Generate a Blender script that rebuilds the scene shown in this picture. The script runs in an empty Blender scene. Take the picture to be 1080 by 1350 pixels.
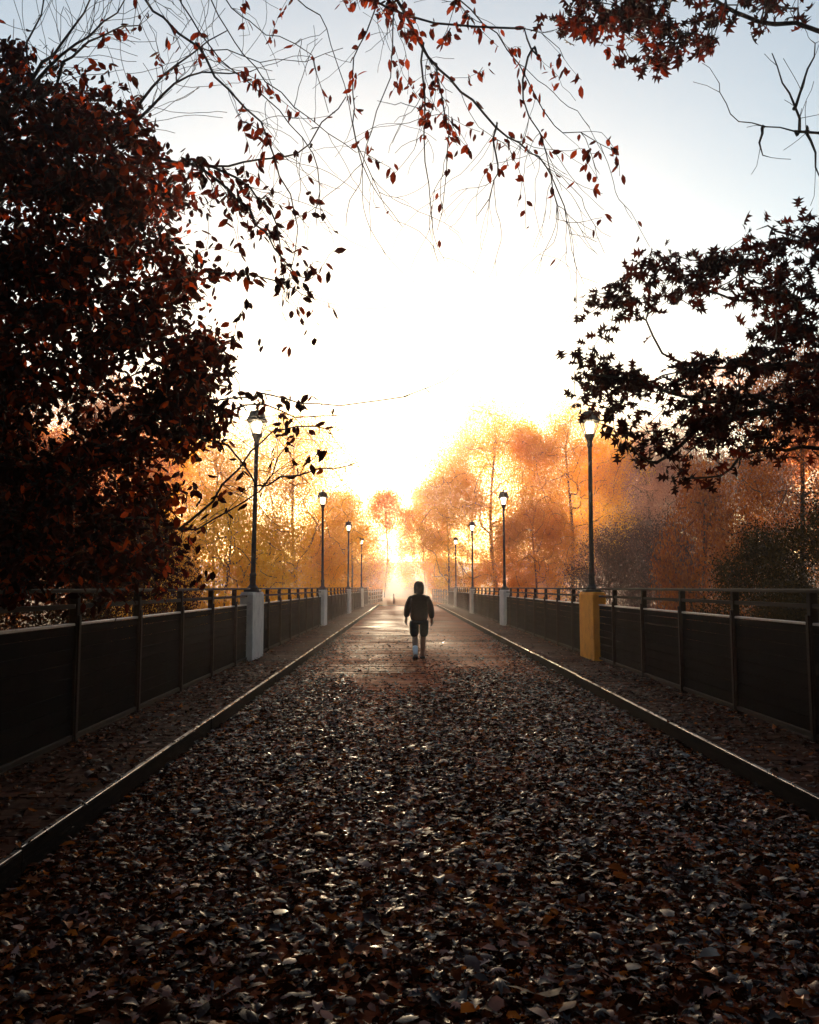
import bpy, math, random
import numpy as np
from mathutils import Vector, Matrix

rnd = random.Random(7)
rng = np.random.default_rng(7)
R = math.radians
scene = bpy.context.scene
col = scene.collection

# ------------------------------------------------------------------ camera
F = 1080.0
PITCH, YAW, EYE = R(5.24), R(-0.42), 1.5
cam_data = bpy.data.cameras.new('camera')
cam = bpy.data.objects.new('camera', cam_data)
col.objects.link(cam)
cam.location = (0, 0, EYE)
cam.rotation_euler = (R(90) + PITCH, 0, YAW)
cam_data.sensor_fit = 'HORIZONTAL'
cam_data.sensor_width = 36
cam_data.lens = 36
cam_data.clip_start = 0.05
cam_data.clip_end = 3000
scene.camera = cam
_rot = cam.rotation_euler.to_matrix()


def P(px, py, D):
    """world point seen at photo pixel (px, py), D metres ahead of the lens along the bridge"""
    d = _rot @ Vector(((px - 540) / F, (675 - py) / F, -1))
    s = D / d.y
    return np.array((d.x * s, d.y * s, EYE + d.z * s))


def pixel(pts):
    """photo pixels of world points (N, 3)"""
    d = (np.asarray(pts) - np.array((0, 0, EYE))) @ np.array(_rot)
    return 540 + F * d[:, 0] / -d[:, 2], 675 - F * d[:, 1] / -d[:, 2]


# ------------------------------------------------------------------ helpers
def tag(o, label=None, cat=None, group=None, kind=None):
    if label: o['label'] = label
    if cat: o['category'] = cat
    if group: o['group'] = group
    if kind: o['kind'] = kind
    return o


def empty(name, loc=(0, 0, 0), rz=0.0, label=None, cat=None, group=None):
    o = bpy.data.objects.new(name, None)
    col.objects.link(o)
    o.location = loc
    o.rotation_euler = (0, 0, rz)
    return tag(o, label, cat, group)


class MB:
    """collects polygons in numpy chunks, then links them as one mesh object"""
    def __init__(self):
        self.v, self.loops, self.cnt, self.n = [], [], [], 0

    def add(self, verts, faces):
        verts = np.asarray(verts, float).reshape(-1, 3)
        for f in faces:
            self.loops.append(np.asarray(f, np.int64) + self.n)
            self.cnt.append(np.array([len(f)]))
        self.v.append(verts)
        self.n += len(verts)

    def add_many(self, verts, tmpl_faces, nv):
        """verts: (N, nv, 3) instances of one template"""
        N = verts.shape[0]
        base = (np.arange(N) * nv)[:, None] + self.n
        flat = np.concatenate([np.asarray(f) for f in tmpl_faces])
        self.loops.append((base + flat[None, :]).ravel())
        self.cnt.append(np.tile(np.array([len(f) for f in tmpl_faces]), N))
        self.v.append(verts.reshape(-1, 3))
        self.n += N * nv

    def box(self, x0, x1, y0, y1, z0, z1):
        v = [(x0, y0, z0), (x1, y0, z0), (x1, y1, z0), (x0, y1, z0), (x0, y0, z1), (x1, y0, z1), (x1, y1, z1), (x0, y1, z1)]
        self.add(v, [(0, 3, 2, 1), (4, 5, 6, 7), (0, 1, 5, 4), (1, 2, 6, 5), (2, 3, 7, 6), (3, 0, 4, 7)])

    def cbox(self, x0, x1, y0, y1, z0, z1, c=0.006):
        """box with chamfered upright and top edges"""
        def ring(z, i):
            return [(x0 + i + c, y0 + i, z), (x1 - i - c, y0 + i, z), (x1 - i, y0 + i + c, z), (x1 - i, y1 - i - c, z),
                    (x1 - i - c, y1 - i, z), (x0 + i + c, y1 - i, z), (x0 + i, y1 - i - c, z), (x0 + i, y0 + i + c, z)]
        v = ring(z0, 0) + ring(z1 - c, 0) + ring(z1, c)
        f = [tuple(range(7, -1, -1)), tuple(range(16, 24))]
        for k in (0, 8):
            for i in range(8):
                j = (i + 1) % 8
                f.append((k + i, k + j, k + 8 + j, k + 8 + i))
        self.add(v, f)

    def lathe(self, prof, n=16, c=(0, 0, 0), rot=0.0):
        """prof: (radius, z) pairs from the bottom up"""
        v, f = [], []
        for r, z in prof:
            for i in range(n):
                a = 2 * math.pi * i / n + rot
                v.append((c[0] + r * math.cos(a), c[1] + r * math.sin(a), c[2] + z))
        for k in range(len(prof) - 1):
            for i in range(n):
                j = (i + 1) % n
                f.append((k * n + i, k * n + j, (k + 1) * n + j, (k + 1) * n + i))
        f.append(tuple(range(n - 1, -1, -1)))
        f.append(tuple(range((len(prof) - 1) * n, len(prof) * n)))
        self.add(v, f)

    def tube(self, pts, rad, sides=6):
        pts = np.asarray(pts, float)
        n = len(pts)
        rad = np.broadcast_to(np.asarray(rad, float), (n,))
        t = np.gradient(pts, axis=0)
        t /= np.linalg.norm(t, axis=1)[:, None] + 1e-9
        ref = np.array((0.0, 0, 1)) if abs(t[0, 2]) < .9 else np.array((1.0, 0, 0))
        u = np.cross(t[0], ref); u /= np.linalg.norm(u)
        V = np.empty((n, sides, 3))
        a = np.arange(sides) * 2 * math.pi / sides
        for i in range(n):
            u = u - t[i] * u.dot(t[i]); u /= np.linalg.norm(u) + 1e-9
            w = np.cross(t[i], u)
            V[i] = pts[i] + rad[i] * (np.cos(a)[:, None] * u + np.sin(a)[:, None] * w)
        b = self.n
        k = np.arange(n - 1)[:, None] * sides
        i = np.arange(sides)[None, :]
        j = (i + 1) % sides
        q = np.stack([k + i, k + j, k + sides + j, k + sides + i], -1).reshape(-1) + b
        self.loops.append(q)
        self.cnt.append(np.full((n - 1) * sides, 4))
        for cap in (np.arange(sides)[::-1] + b, np.arange(sides) + b + (n - 1) * sides):
            self.loops.append(cap); self.cnt.append(np.array([sides]))
        self.v.append(V.reshape(-1, 3))
        self.n += n * sides

    def mesh(self, name, smooth=False):
        v = np.concatenate(self.v)
        loops = np.concatenate(self.loops).astype(np.int32)
        cnt = np.concatenate(self.cnt).astype(np.int32)
        me = bpy.data.meshes.new(name)
        me.vertices.add(len(v)); me.vertices.foreach_set('co', v.astype(np.float32).ravel())
        me.loops.add(len(loops)); me.loops.foreach_set('vertex_index', loops)
        me.polygons.add(len(cnt))
        start = np.concatenate(([0], np.cumsum(cnt)[:-1])).astype(np.int32)
        me.polygons.foreach_set('loop_start', start)
        me.polygons.foreach_set('loop_total', cnt)
        me.polygons.foreach_set('use_smooth', np.full(len(cnt), smooth))
        me.update(calc_edges=True)
        me.validate()
        return me

    def build(self, name, mat, parent=None, smooth=False):
        me = self.mesh(name, smooth)
        me.materials.append(mat)
        return link(name, me, parent)


def link(name, me, parent=None):
    o = bpy.data.objects.new(name, me)
    col.objects.link(o)
    if parent: o.parent = parent
    return o


def copy_tree(o, parent=None):
    c = o.copy(); col.objects.link(c)
    if parent: c.parent = parent
    for ch in [x for x in o.children]:
        copy_tree(ch, c)
    return c


# ------------------------------------------------------------------ materials
def new_mat(name):
    m = bpy.data.materials.new(name); m.use_nodes = True
    nt = m.node_tree; nt.nodes.clear()
    out = nt.nodes.new('ShaderNodeOutputMaterial')
    return m, nt, out


def ramp_node(nt, stops, fac):
    r = nt.nodes.new('ShaderNodeValToRGB')
    e = r.color_ramp.elements
    while len(e) > 1: e.remove(e[-1])
    e[0].position, e[0].color = stops[0][0], (*stops[0][1], 1)
    for p, c in stops[1:]:
        x = e.new(p); x.color = (*c, 1)
    nt.links.new(fac, r.inputs['Fac'])
    return r


def principled(nt, rough, spec=.5, metal=0.0):
    b = nt.nodes.new('ShaderNodeBsdfPrincipled')
    b.inputs['Roughness'].default_value = rough
    b.inputs['Specular IOR Level'].default_value = spec
    b.inputs['Metallic'].default_value = metal
    return b


def noise(nt, scale, detail=4.0, rough=.6, coord='Object', stretch=None):
    t = nt.nodes.new('ShaderNodeTexCoord')
    n = nt.nodes.new('ShaderNodeTexNoise')
    n.inputs['Scale'].default_value = scale
    n.inputs['Detail'].default_value = detail
    n.inputs['Roughness'].default_value = rough
    src = t.outputs[coord]
    if stretch:
        m = nt.nodes.new('ShaderNodeMapping'); m.inputs['Scale'].default_value = stretch
        nt.links.new(src, m.inputs['Vector']); src = m.outputs['Vector']
    nt.links.new(src, n.inputs['Vector'])
    return n


def surface(name, stops, rough=.6, scale=6.0, spec=.4, metal=0.0, bump=.0, stretch=None, rough_var=0.0, coord='Object'):
    m, nt, out = new_mat(name)
    n = noise(nt, scale, 6, .65, coord, stretch)
    r = ramp_node(nt, stops, n.outputs['Fac'])
    b = principled(nt, rough, spec, metal)
    nt.links.new(r.outputs['Color'], b.inputs['Base Color'])
    if rough_var:
        n2 = noise(nt, scale * .35, 4, .6, coord)
        mr = nt.nodes.new('ShaderNodeMapRange')
        mr.inputs['From Min'].default_value, mr.inputs['From Max'].default_value = .35, .65
        mr.inputs['To Min'].default_value, mr.inputs['To Max'].default_value = rough - rough_var, rough + rough_var
        nt.links.new(n2.outputs['Fac'], mr.inputs['Value'])
        nt.links.new(mr.outputs['Result'], b.inputs['Roughness'])
    if bump:
        bp = nt.nodes.new('ShaderNodeBump'); bp.inputs['Strength'].default_value = bump; bp.inputs['Distance'].default_value = .02
        nt.links.new(n.outputs['Fac'], bp.inputs['Height'])
        nt.links.new(bp.outputs['Normal'], b.inputs['Normal'])
    nt.links.new(b.outputs['BSDF'], out.inputs['Surface'])
    return m


def island_random(nt):
    return nt.nodes.new('ShaderNodeNewGeometry').outputs['Random Per Island']


def boards(name, stops, rough, bump=.25):
    """weathered planks: tone per board, grain along the board (x)"""
    m, nt, out = new_mat(name)
    r = ramp_node(nt, stops, island_random(nt))
    n = noise(nt, 3.0, 8, .7, 'Object', (1.2, 22, 22))
    n2 = noise(nt, .55, 4, .6)
    mx = nt.nodes.new('ShaderNodeMix'); mx.data_type = 'RGBA'; mx.blend_type = 'MULTIPLY'; mx.inputs['Factor'].default_value = .75
    g = ramp_node(nt, [(.3, (.35, .33, .32)), (.65, (1, 1, 1))], n.outputs['Fac'])
    nt.links.new(r.outputs['Color'], mx.inputs['A']); nt.links.new(g.outputs['Color'], mx.inputs['B'])
    b = principled(nt, rough, .05)
    nt.links.new(mx.outputs['Result'], b.inputs['Base Color'])
    mr = nt.nodes.new('ShaderNodeMapRange')
    mr.inputs['From Min'].default_value, mr.inputs['From Max'].default_value = .35, .65
    mr.inputs['To Min'].default_value, mr.inputs['To Max'].default_value = rough - .16, rough + .14
    nt.links.new(n2.outputs['Fac'], mr.inputs['Value']); nt.links.new(mr.outputs['Result'], b.inputs['Roughness'])
    bp = nt.nodes.new('ShaderNodeBump'); bp.inputs['Strength'].default_value = bump; bp.inputs['Distance'].default_value = .01
    nt.links.new(n.outputs['Fac'], bp.inputs['Height']); nt.links.new(bp.outputs['Normal'], b.inputs['Normal'])
    nt.links.new(b.outputs['BSDF'], out.inputs['Surface'])
    return m


def leaf_mat(name, stops, trans, rough=.5, spec=.3, mix=.5):
    """leaf tone per leaf; trans scales how much light comes through"""
    m, nt, out = new_mat(name)
    r = ramp_node(nt, stops, island_random(nt))
    b = principled(nt, rough, spec)
    nt.links.new(r.outputs['Color'], b.inputs['Base Color'])
    t = nt.nodes.new('ShaderNodeBsdfTranslucent')
    mx = nt.nodes.new('ShaderNodeMix'); mx.data_type = 'RGBA'; mx.blend_type = 'MULTIPLY'; mx.inputs['Factor'].default_value = 1
    mx.inputs['B'].default_value = (*trans, 1)
    nt.links.new(r.outputs['Color'], mx.inputs['A'])
    nt.links.new(mx.outputs['Result'], t.inputs['Color'])
    s = nt.nodes.new('ShaderNodeMixShader'); s.inputs['Fac'].default_value = mix
    nt.links.new(b.outputs['BSDF'], s.inputs[1]); nt.links.new(t.outputs['BSDF'], s.inputs[2])
    nt.links.new(s.outputs['Shader'], out.inputs['Surface'])
    return m


M = {}
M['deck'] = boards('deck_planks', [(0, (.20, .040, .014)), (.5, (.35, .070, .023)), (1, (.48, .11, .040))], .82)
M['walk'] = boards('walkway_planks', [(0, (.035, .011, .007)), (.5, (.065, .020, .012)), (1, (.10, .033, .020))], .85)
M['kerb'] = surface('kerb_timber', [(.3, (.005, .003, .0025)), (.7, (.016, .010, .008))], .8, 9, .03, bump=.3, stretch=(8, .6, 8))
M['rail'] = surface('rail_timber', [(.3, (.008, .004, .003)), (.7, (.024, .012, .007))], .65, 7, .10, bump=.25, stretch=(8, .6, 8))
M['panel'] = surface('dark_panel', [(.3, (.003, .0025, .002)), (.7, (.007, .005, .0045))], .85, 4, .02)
M['edge'] = surface('worn_steel_edge', [(.35, (.20, .15, .12)), (.6, (.52, .45, .40))], .30, 5, .5, metal=.8, rough_var=.1)
M['trim'] = surface('galvanised_trim', [(.3, (.35, .33, .32)), (.7, (.5, .48, .46))], .35, 20, .5, metal=.7)
M['concrete'] = surface('pale_concrete', [(.28, (.30, .28, .25)), (.45, (.48, .45, .41)), (.7, (.60, .57, .52))], .8, 5, .3, bump=.15)
M['sunlit'] = surface('sunlit_concrete', [(.28, (.55, .17, .006)), (.45, (.80, .27, .008)), (.7, (.90, .33, .010))], .75, 5, .3, bump=.15)  # warm sunlight on the concrete, put into its base colour
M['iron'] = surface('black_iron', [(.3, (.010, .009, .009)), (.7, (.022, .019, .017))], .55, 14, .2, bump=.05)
M['beam'] = surface('bridge_steel', [(.3, (.03, .022, .018)), (.7, (.07, .045, .035))], .7, 3, .3)
M['bark'] = surface('dark_bark', [(.3, (.012, .008, .006)), (.7, (.035, .024, .018))], .85, 12, .2, bump=.6, stretch=(3, 3, .7))
M['bark_far'] = surface('brown_bark', [(.3, (.03, .02, .015)), (.7, (.08, .055, .04))], .9, 8, .2, bump=.4)
M['ground'] = surface('leafy_ground', [(.3, (.03, .018, .009)), (.5, (.09, .042, .012)), (.7, (.16, .065, .012))], .95, 2.2, .0, bump=.4, coord='Object')
M['path'] = surface('leafy_path', [(.3, (.16, .075, .03)), (.5, (.24, .10, .03)), (.7, (.32, .13, .03))], .95, 3, .0, bump=.3)
M['fence'] = surface('grey_fence_wood', [(.3, (.11, .09, .075)), (.7, (.24, .19, .16))], .8, 7, .2, bump=.3)
M['jacket'] = surface('black_jacket_cloth', [(.3, (.004, .004, .0045)), (.7, (.009, .009, .010))], .9, 30, .03, bump=.1)
M['shorts'] = surface('dark_teal_cloth', [(.3, (.006, .016, .019)), (.7, (.014, .034, .040))], .9, 22, .05, bump=.1)
M['sock'] = surface('white_sock_cloth', [(.3, (.6, .62, .64)), (.7, (.75, .76, .78))], .85, 40, .1)
M['shoe'] = surface('black_shoe', [(.3, (.01, .01, .01)), (.7, (.03, .028, .028))], .55, 30, .4)
M['skin'] = surface('skin', [(.3, (.16, .08, .05)), (.7, (.22, .115, .075))], .55, 20, .4)
M['hair'] = surface('dark_hair', [(.3, (.01, .007, .005)), (.7, (.03, .02, .015))], .6, 40, .4)

# foliage
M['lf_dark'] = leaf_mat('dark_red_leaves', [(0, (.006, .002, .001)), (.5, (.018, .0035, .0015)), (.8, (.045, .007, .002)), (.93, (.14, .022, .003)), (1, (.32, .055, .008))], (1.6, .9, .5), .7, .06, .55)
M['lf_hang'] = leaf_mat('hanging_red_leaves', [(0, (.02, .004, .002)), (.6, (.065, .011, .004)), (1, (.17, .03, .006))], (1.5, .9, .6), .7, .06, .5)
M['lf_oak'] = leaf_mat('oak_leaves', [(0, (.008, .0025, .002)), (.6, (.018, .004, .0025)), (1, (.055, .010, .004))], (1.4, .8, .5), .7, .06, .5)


def far_leaf(name, a, b, c):
    return leaf_mat(name, [(0, a), (.5, b), (1, c)], (1.2, 1.2, 1.0), .8, .02, .80)


M['lf_yellow'] = far_leaf('yellow_leaves', (.76, .39, .002), (.84, .47, .003), (.88, .53, .004))
M['lf_gold'] = far_leaf('golden_leaves', (.70, .29, .003), (.80, .40, .004), (.84, .50, .005))
M['lf_orange'] = far_leaf('orange_leaves', (.64, .17, .006), (.76, .26, .008), (.80, .35, .010))
M['lf_rust'] = far_leaf('rust_leaves', (.20, .045, .008), (.34, .085, .012), (.46, .14, .014))
M['lf_olive'] = far_leaf('olive_leaves', (.012, .009, .003), (.028, .018, .005), (.06, .032, .006))
M['lf_mist_plum'] = far_leaf('brown_mist_violet_leaves', (.05, .028, .03), (.09, .045, .042), (.13, .06, .05))  # brown leaves, with the violet of the mist mixed into their colour
M['lf_mist_rose'] = far_leaf('mist_rose_leaves', (.30, .12, .085), (.42, .18, .13), (.50, .23, .16))  # mauve mist over the far trees, put into the leaf colour
M['lf_shrub'] = far_leaf('dark_shrub_leaves', (.012, .004, .002), (.03, .008, .003), (.09, .02, .004))

m, nt, out = new_mat('leaf_litter')
rp = ramp_node(nt, [(0, (.008, .002, .001)), (.45, (.020, .0045, .0018)), (.7, (.055, .0115, .004)), (.82, (.11, .024, .006)), (.88, (.20, .046, .009)), (.94, (.40, .10, .014)), (.945, (.16, .068, .05)), (1, (.31, .155, .12))], island_random(nt))  # palest stops: leaf undersides, also carrying painted pinkish highlights
b = principled(nt, .34, .32)
nn = noise(nt, 40, 3)
mr = nt.nodes.new('ShaderNodeMapRange'); mr.inputs['From Min'].default_value, mr.inputs['From Max'].default_value = .3, .7
mr.inputs['To Min'].default_value, mr.inputs['To Max'].default_value = .28, .5
nt.links.new(nn.outputs['Fac'], mr.inputs['Value']); nt.links.new(mr.outputs['Result'], b.inputs['Roughness'])
nt.links.new(rp.outputs['Color'], b.inputs['Base Color'])
# some leaves are wet and glossy, most are matt
wn = nt.nodes.new('ShaderNodeTexWhiteNoise'); wn.noise_dimensions = '1D'
nt.links.new(island_random(nt), wn.inputs['W'])
wr = nt.nodes.new('ShaderNodeMapRange'); wr.inputs['From Min'].default_value, wr.inputs['From Max'].default_value = .45, 1
wr.inputs['To Min'].default_value, wr.inputs['To Max'].default_value = .0, .27
nt.links.new(wn.outputs['Value'], wr.inputs['Value']); nt.links.new(wr.outputs['Result'], b.inputs['Specular IOR Level'])
nt.links.new(b.outputs['BSDF'], out.inputs['Surface'])
M['litter'] = m

m, nt, out = new_mat('lit_refractor')
em = nt.nodes.new('ShaderNodeEmission'); em.inputs['Color'].default_value = (1, .80, .50, 1); em.inputs['Strength'].default_value = 4.5
nt.links.new(em.outputs['Emission'], out.inputs['Surface'])
M['lit'] = m
LIT = em

m, nt, out = new_mat('lantern_glass')
tr = nt.nodes.new('ShaderNodeBsdfTransparent'); gl = nt.nodes.new('ShaderNodeBsdfGlossy'); gl.inputs['Roughness'].default_value = .08
mx = nt.nodes.new('ShaderNodeMixShader'); mx.inputs['Fac'].default_value = .07
nt.links.new(tr.outputs['BSDF'], mx.inputs[1]); nt.links.new(gl.outputs['BSDF'], mx.inputs[2])
nt.links.new(mx.outputs['Shader'], out.inputs['Surface'])
M['glass'] = m

m, nt, out = new_mat('river_water')
b = principled(nt, .08, .5); b.inputs['Base Color'].default_value = (.02, .022, .02, 1)
n = noise(nt, 1.5, 3); bp = nt.nodes.new('ShaderNodeBump'); bp.inputs['Strength'].default_value = .15
nt.links.new(n.outputs['Fac'], bp.inputs['Height']); nt.links.new(bp.outputs['Normal'], b.inputs['Normal'])
nt.links.new(b.outputs['BSDF'], out.inputs['Surface'])
M['water'] = m

# ------------------------------------------------------------------ light, sky, air
SUN_EL, SUN_AZ = R(5.8), R(-1.4)        # azimuth from +Y, negative = left of the bridge axis
SUN_STRENGTH, SKY_STRENGTH, EXPOSURE = 5.0, .098, 1.68
HAZE_DENSITY, HAZE_ANISO = .0015, .76

world = bpy.data.worlds.new('World'); scene.world = world
world.use_nodes = True
wt = world.node_tree; wt.nodes.clear()
sky = wt.nodes.new('ShaderNodeTexSky'); sky.sky_type = 'NISHITA'; sky.sun_disc = False
sky.sun_elevation = SUN_EL; sky.sun_rotation = SUN_AZ
sky.air_density = 1.0; sky.dust_density = .8; sky.ozone_density = .8
bg = wt.nodes.new('ShaderNodeBackground'); bg.inputs['Strength'].default_value = SKY_STRENGTH
wo = wt.nodes.new('ShaderNodeOutputWorld')
wt.links.new(sky.outputs['Color'], bg.inputs['Color']); wt.links.new(bg.outputs['Background'], wo.inputs['Surface'])

sd = bpy.data.lights.new('sun', 'SUN'); sd.energy = SUN_STRENGTH; sd.angle = R(.5); sd.color = (1, .80, .53)
sun = bpy.data.objects.new('sun', sd); col.objects.link(sun)
sdir = Vector((math.sin(SUN_AZ) * math.cos(SUN_EL), math.cos(SUN_AZ) * math.cos(SUN_EL), math.sin(SUN_EL)))
sun.rotation_euler = sdir.to_track_quat('Z', 'Y').to_euler()
sun.location = (-10, 60, 40)

m, nt, out = new_mat('haze')
pv = nt.nodes.new('ShaderNodeVolumePrincipled')
pv.inputs['Color'].default_value = (1, .90, .90, 1)
pv.inputs['Density'].default_value = HAZE_DENSITY
pv.inputs['Anisotropy'].default_value = HAZE_ANISO
try:
    pv.inputs['Density Attribute'].default_value = ''
except Exception:
    pass
nt.links.new(pv.outputs['Volume'], out.inputs['Volume'])
try:
    m.cycles.homogeneous_volume = True
except Exception:
    pass
hz = MB(); hz.box(-125, 125, -45, 175, -7, 20.5)
tag(hz.build('haze', m), 'pale morning mist between the trees', 'haze', kind='stuff')

scene.view_settings.view_transform = 'Standard'
scene.view_settings.look = 'None'
scene.view_settings.exposure = EXPOSURE
scene.view_settings.gamma = 1
cy = scene.cycles
cy.max_bounces = 10; cy.diffuse_bounces = 4; cy.glossy_bounces = 3; cy.transmission_bounces = 9
cy.transparent_max_bounces = 8; cy.volume_bounces = 1
cy.use_denoising = True
try:
    cy.denoiser = 'OPENIMAGEDENOISE'; cy.denoising_input_passes = 'RGB_ALBEDO_NORMAL'; cy.denoising_prefilter = 'ACCURATE'
except Exception:
    pass
cy.sample_clamp_indirect = 6.0
cy.caustics_reflective = False; cy.caustics_refractive = False

# ------------------------------------------------------------------ terrain
def ground_z(x, y):
    """near bank, river channel, far bank"""
    def s(a, b, t):
        t = np.clip((t - a) / (b - a), 0, 1); return t * t * (3 - 2 * t)
    z = -.5 - 2.8 * s(9, 20, y) + 2.9 * s(48, 66, y)
    z = z + 7 * s(128, 172, y) + 5 * s(80, 122, np.abs(x))
    return z + .18 * np.sin(x * .31 + 1) * np.sin(y * .27) + .1 * np.sin(x * .9 + y * .7)


gx = np.concatenate([np.linspace(-124, -30, 24), np.linspace(-27, 27, 37), np.linspace(30, 124, 24)])
gy = np.concatenate([np.linspace(-44, -6, 12), np.linspace(-3, 90, 63), np.linspace(94, 174, 18)])
X, Y = np.meshgrid(gx, gy)
Z = ground_z(X, Y)
under = (np.abs(X - .4) < 3.6)
Z = np.where(under & (Y < 8), np.minimum(Z, -.35), Z)
gv = np.stack([X, Y, Z], -1).reshape(-1, 3)
nx, ny = len(gx), len(gy)
i, j = np.meshgrid(np.arange(nx - 1), np.arange(ny - 1))
a = (j * nx + i).ravel()
g = MB(); g.v.append(gv); g.n = len(gv)
g.loops.append(np.stack([a, a + 1, a + nx + 1, a + nx], -1).ravel()); g.cnt.append(np.full(len(a), 4))
tag(g.build('ground', M['ground'], smooth=True), 'leaf strewn banks below the bridge', 'ground', kind='structure')
w = MB(); w.add([(-124, 12, -2.75), (124, 12, -2.75), (124, 58, -2.75), (-124, 58, -2.75)], [(0, 1, 2, 3)])
tag(w.build('river', M['water']), 'dark river under the bridge', 'water', kind='structure')
w = MB()
n = 26
ys = np.linspace(65.9, 126, n)
pv_ = []
for y in ys:
    cx = .35 - (max(0, y - 75) ** 1.6) * .01
    gz = max(0, float(ground_z(np.array(cx), np.array(y)))) + .06
    pv_ += [(cx - 3.2, y, gz), (cx + 3.2, y, gz)]
w.add(pv_, [(2 * k, 2 * k + 1, 2 * k + 3, 2 * k + 2) for k in range(n - 1)])
tag(w.build('path', M['path']), 'path of fallen orange leaves beyond the bridge', 'path', kind='structure')

# ------------------------------------------------------------------ bridge deck
Y0, Y1 = -4.0, 66.0
KL, KR = -1.97, 2.65                 # kerbs
RL, RR = -2.93, 3.67                 # railing lines
SEAM = .40
dk = MB()
y = Y0
while y < Y1:
    bw = .138 + rnd.uniform(-.004, .004)
    for x0, x1 in ((KL, SEAM - .006), (SEAM + .006, KR)):
        dz = rnd.gauss(0, .0025); t = rnd.gauss(0, .002)
        yj = rnd.uniform(-.004, .004)
        z = [dz - t, dz + t]
        v = [(x0, y + yj, -.06), (x1, y + yj, -.06), (x1, y + yj + bw - .008, -.06), (x0, y + yj + bw - .008, -.06),
             (x0, y + yj, z[0]), (x1, y + yj, z[1]), (x1, y + yj + bw - .008, z[1] + t), (x0, y + yj + bw - .008, z[0] + t)]
        dk.add(v, [(0, 3, 2, 1), (4, 5, 6, 7), (0, 1, 5, 4), (1, 2, 6, 5), (2, 3, 7, 6), (3, 0, 4, 7)])
    y += bw
tag(dk.build('bridge_deck', M['deck']), 'transverse timber planks of the bridge roadway', 'deck', kind='structure')
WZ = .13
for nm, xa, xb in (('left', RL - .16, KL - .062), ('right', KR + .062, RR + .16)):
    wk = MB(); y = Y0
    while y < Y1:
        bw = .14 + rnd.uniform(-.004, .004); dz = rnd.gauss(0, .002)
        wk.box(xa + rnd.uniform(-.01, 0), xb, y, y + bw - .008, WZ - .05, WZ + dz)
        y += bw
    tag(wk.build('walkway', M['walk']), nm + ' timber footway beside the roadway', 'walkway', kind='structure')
for nm, x in (('left', KL), ('right', KR)):
    kb, ke = MB(), MB(); y = Y0; s = -1 if nm == 'left' else 1
    while y < Y1:
        L = min(4.2, Y1 - y); j = rnd.uniform(-.006, .006); h = rnd.uniform(-.005, .005)
        x0, x1 = sorted((x + j, x + s * .055 + j))
        kb.cbox(x0, x1, y, y + L - .012, -.02, WZ + .018 + h, .010)
        xs = x + j + (.003 if nm == 'right' else -.003)
        a0, a1 = sorted((xs, xs + s * .034))
        ke.cbox(a0, a1, y + .004, y + L - .018, WZ + .0185 + h, WZ + .026 + h, .003)
        y += L
    kerb = tag(kb.build('kerb', M['kerb']), nm + ' timber kerb of the roadway', 'kerb', kind='structure')
    ke.build('steel_edge', M['edge'], kerb)['kind'] = 'structure'
gd = MB()
for x in (RL - .1, -1.3, .35, 2.0, RR + .1):
    gd.box(x - .12, x + .12, Y0, Y1, -.75, -.07)
for y in (8, 22, 36, 50, 64):
    gd.box(RL - .3, RR + .3, y - .35, y + .35, -5.5, -.76)
tag(gd.build('bridge_beams', M['beam']), 'steel beams and piers carrying the deck', 'bridge', kind='structure')

# ------------------------------------------------------------------ fallen leaves
def oval_leaf(L=1.0, W=.5, fold=.12, curl=.12):
    ys = [0, .3, .65, 1.0]
    hw = [0, .42 * W, .38 * W, 0]
    mid = [(0, ys[k] * L, curl * math.sin(ys[k] * 3.1)) for k in range(4)]
    lt = [(-hw[k] * L, (ys[k] + .02) * L, mid[k][2] + fold * hw[k]) for k in (1, 2)]
    rt = [(hw[k] * L, (ys[k] + .02) * L, mid[k][2] + fold * hw[k]) for k in (1, 2)]
    v = np.array(mid + lt + rt)           # 0-3 mid, 4-5 left, 6-7 right
    return v, [(0, 4, 1), (1, 4, 5, 2), (2, 5, 3), (0, 1, 6), (1, 2, 7, 6), (2, 3, 7)]


def lobed_leaf(fold=.1, curl=.1, k=1.0):
    half = [(.03, .16), (.20 * k, .17), (.10, .31), (.34 * k, .44), (.12, .52), (.30 * k, .76), (.09, .76)]
    mid = [(0, 0), (0, .35), (0, .7), (0, 1.02)]
    z = lambda x, y: curl * math.sin(y * 3.0) + fold * abs(x)
    v = [(x, y, z(x, y)) for x, y in mid] + [(-x, y, z(x, y)) for x, y in half] + [(x, y, z(x, y)) for x, y in half]
    f = [(0, 4, 5, 6, 1), (1, 6, 7, 8, 2), (2, 8, 9, 10, 3), (0, 1, 13, 12, 11), (1, 2, 15, 14, 13), (2, 3, 17, 16, 15)]
    return np.array(v), f


def rot_from(dirs, spin):
    """matrices whose +Y is dirs and which are spun about it"""
    d = dirs / (np.linalg.norm(dirs, axis=1)[:, None] + 1e-9)
    ref = np.where(np.abs(d[:, 2:3]) < .95, np.array([[0, 0, 1.0]]), np.array([[1.0, 0, 0]]))
    x = np.cross(d, ref); x /= np.linalg.norm(x, axis=1)[:, None]
    z = np.cross(x, d)
    c, s = np.cos(spin)[:, None], np.sin(spin)[:, None]
    return np.stack([x * c + z * s, d, z * c - x * s], -1)      # columns


def scatter(mb, tmpls, pos, dirs, spin, size):
    N = len(pos)
    which = rng.integers(0, len(tmpls), N)
    Rm = rot_from(dirs, spin)
    for k, (v, f) in enumerate(tmpls):
        s = which == k
        if not s.any(): continue
        loc = v[None] * size[s][:, None, None]
        mb.add_many(np.einsum('nij,nvj->nvi', Rm[s], loc) + pos[s][:, None, :], f, len(v))


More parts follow.
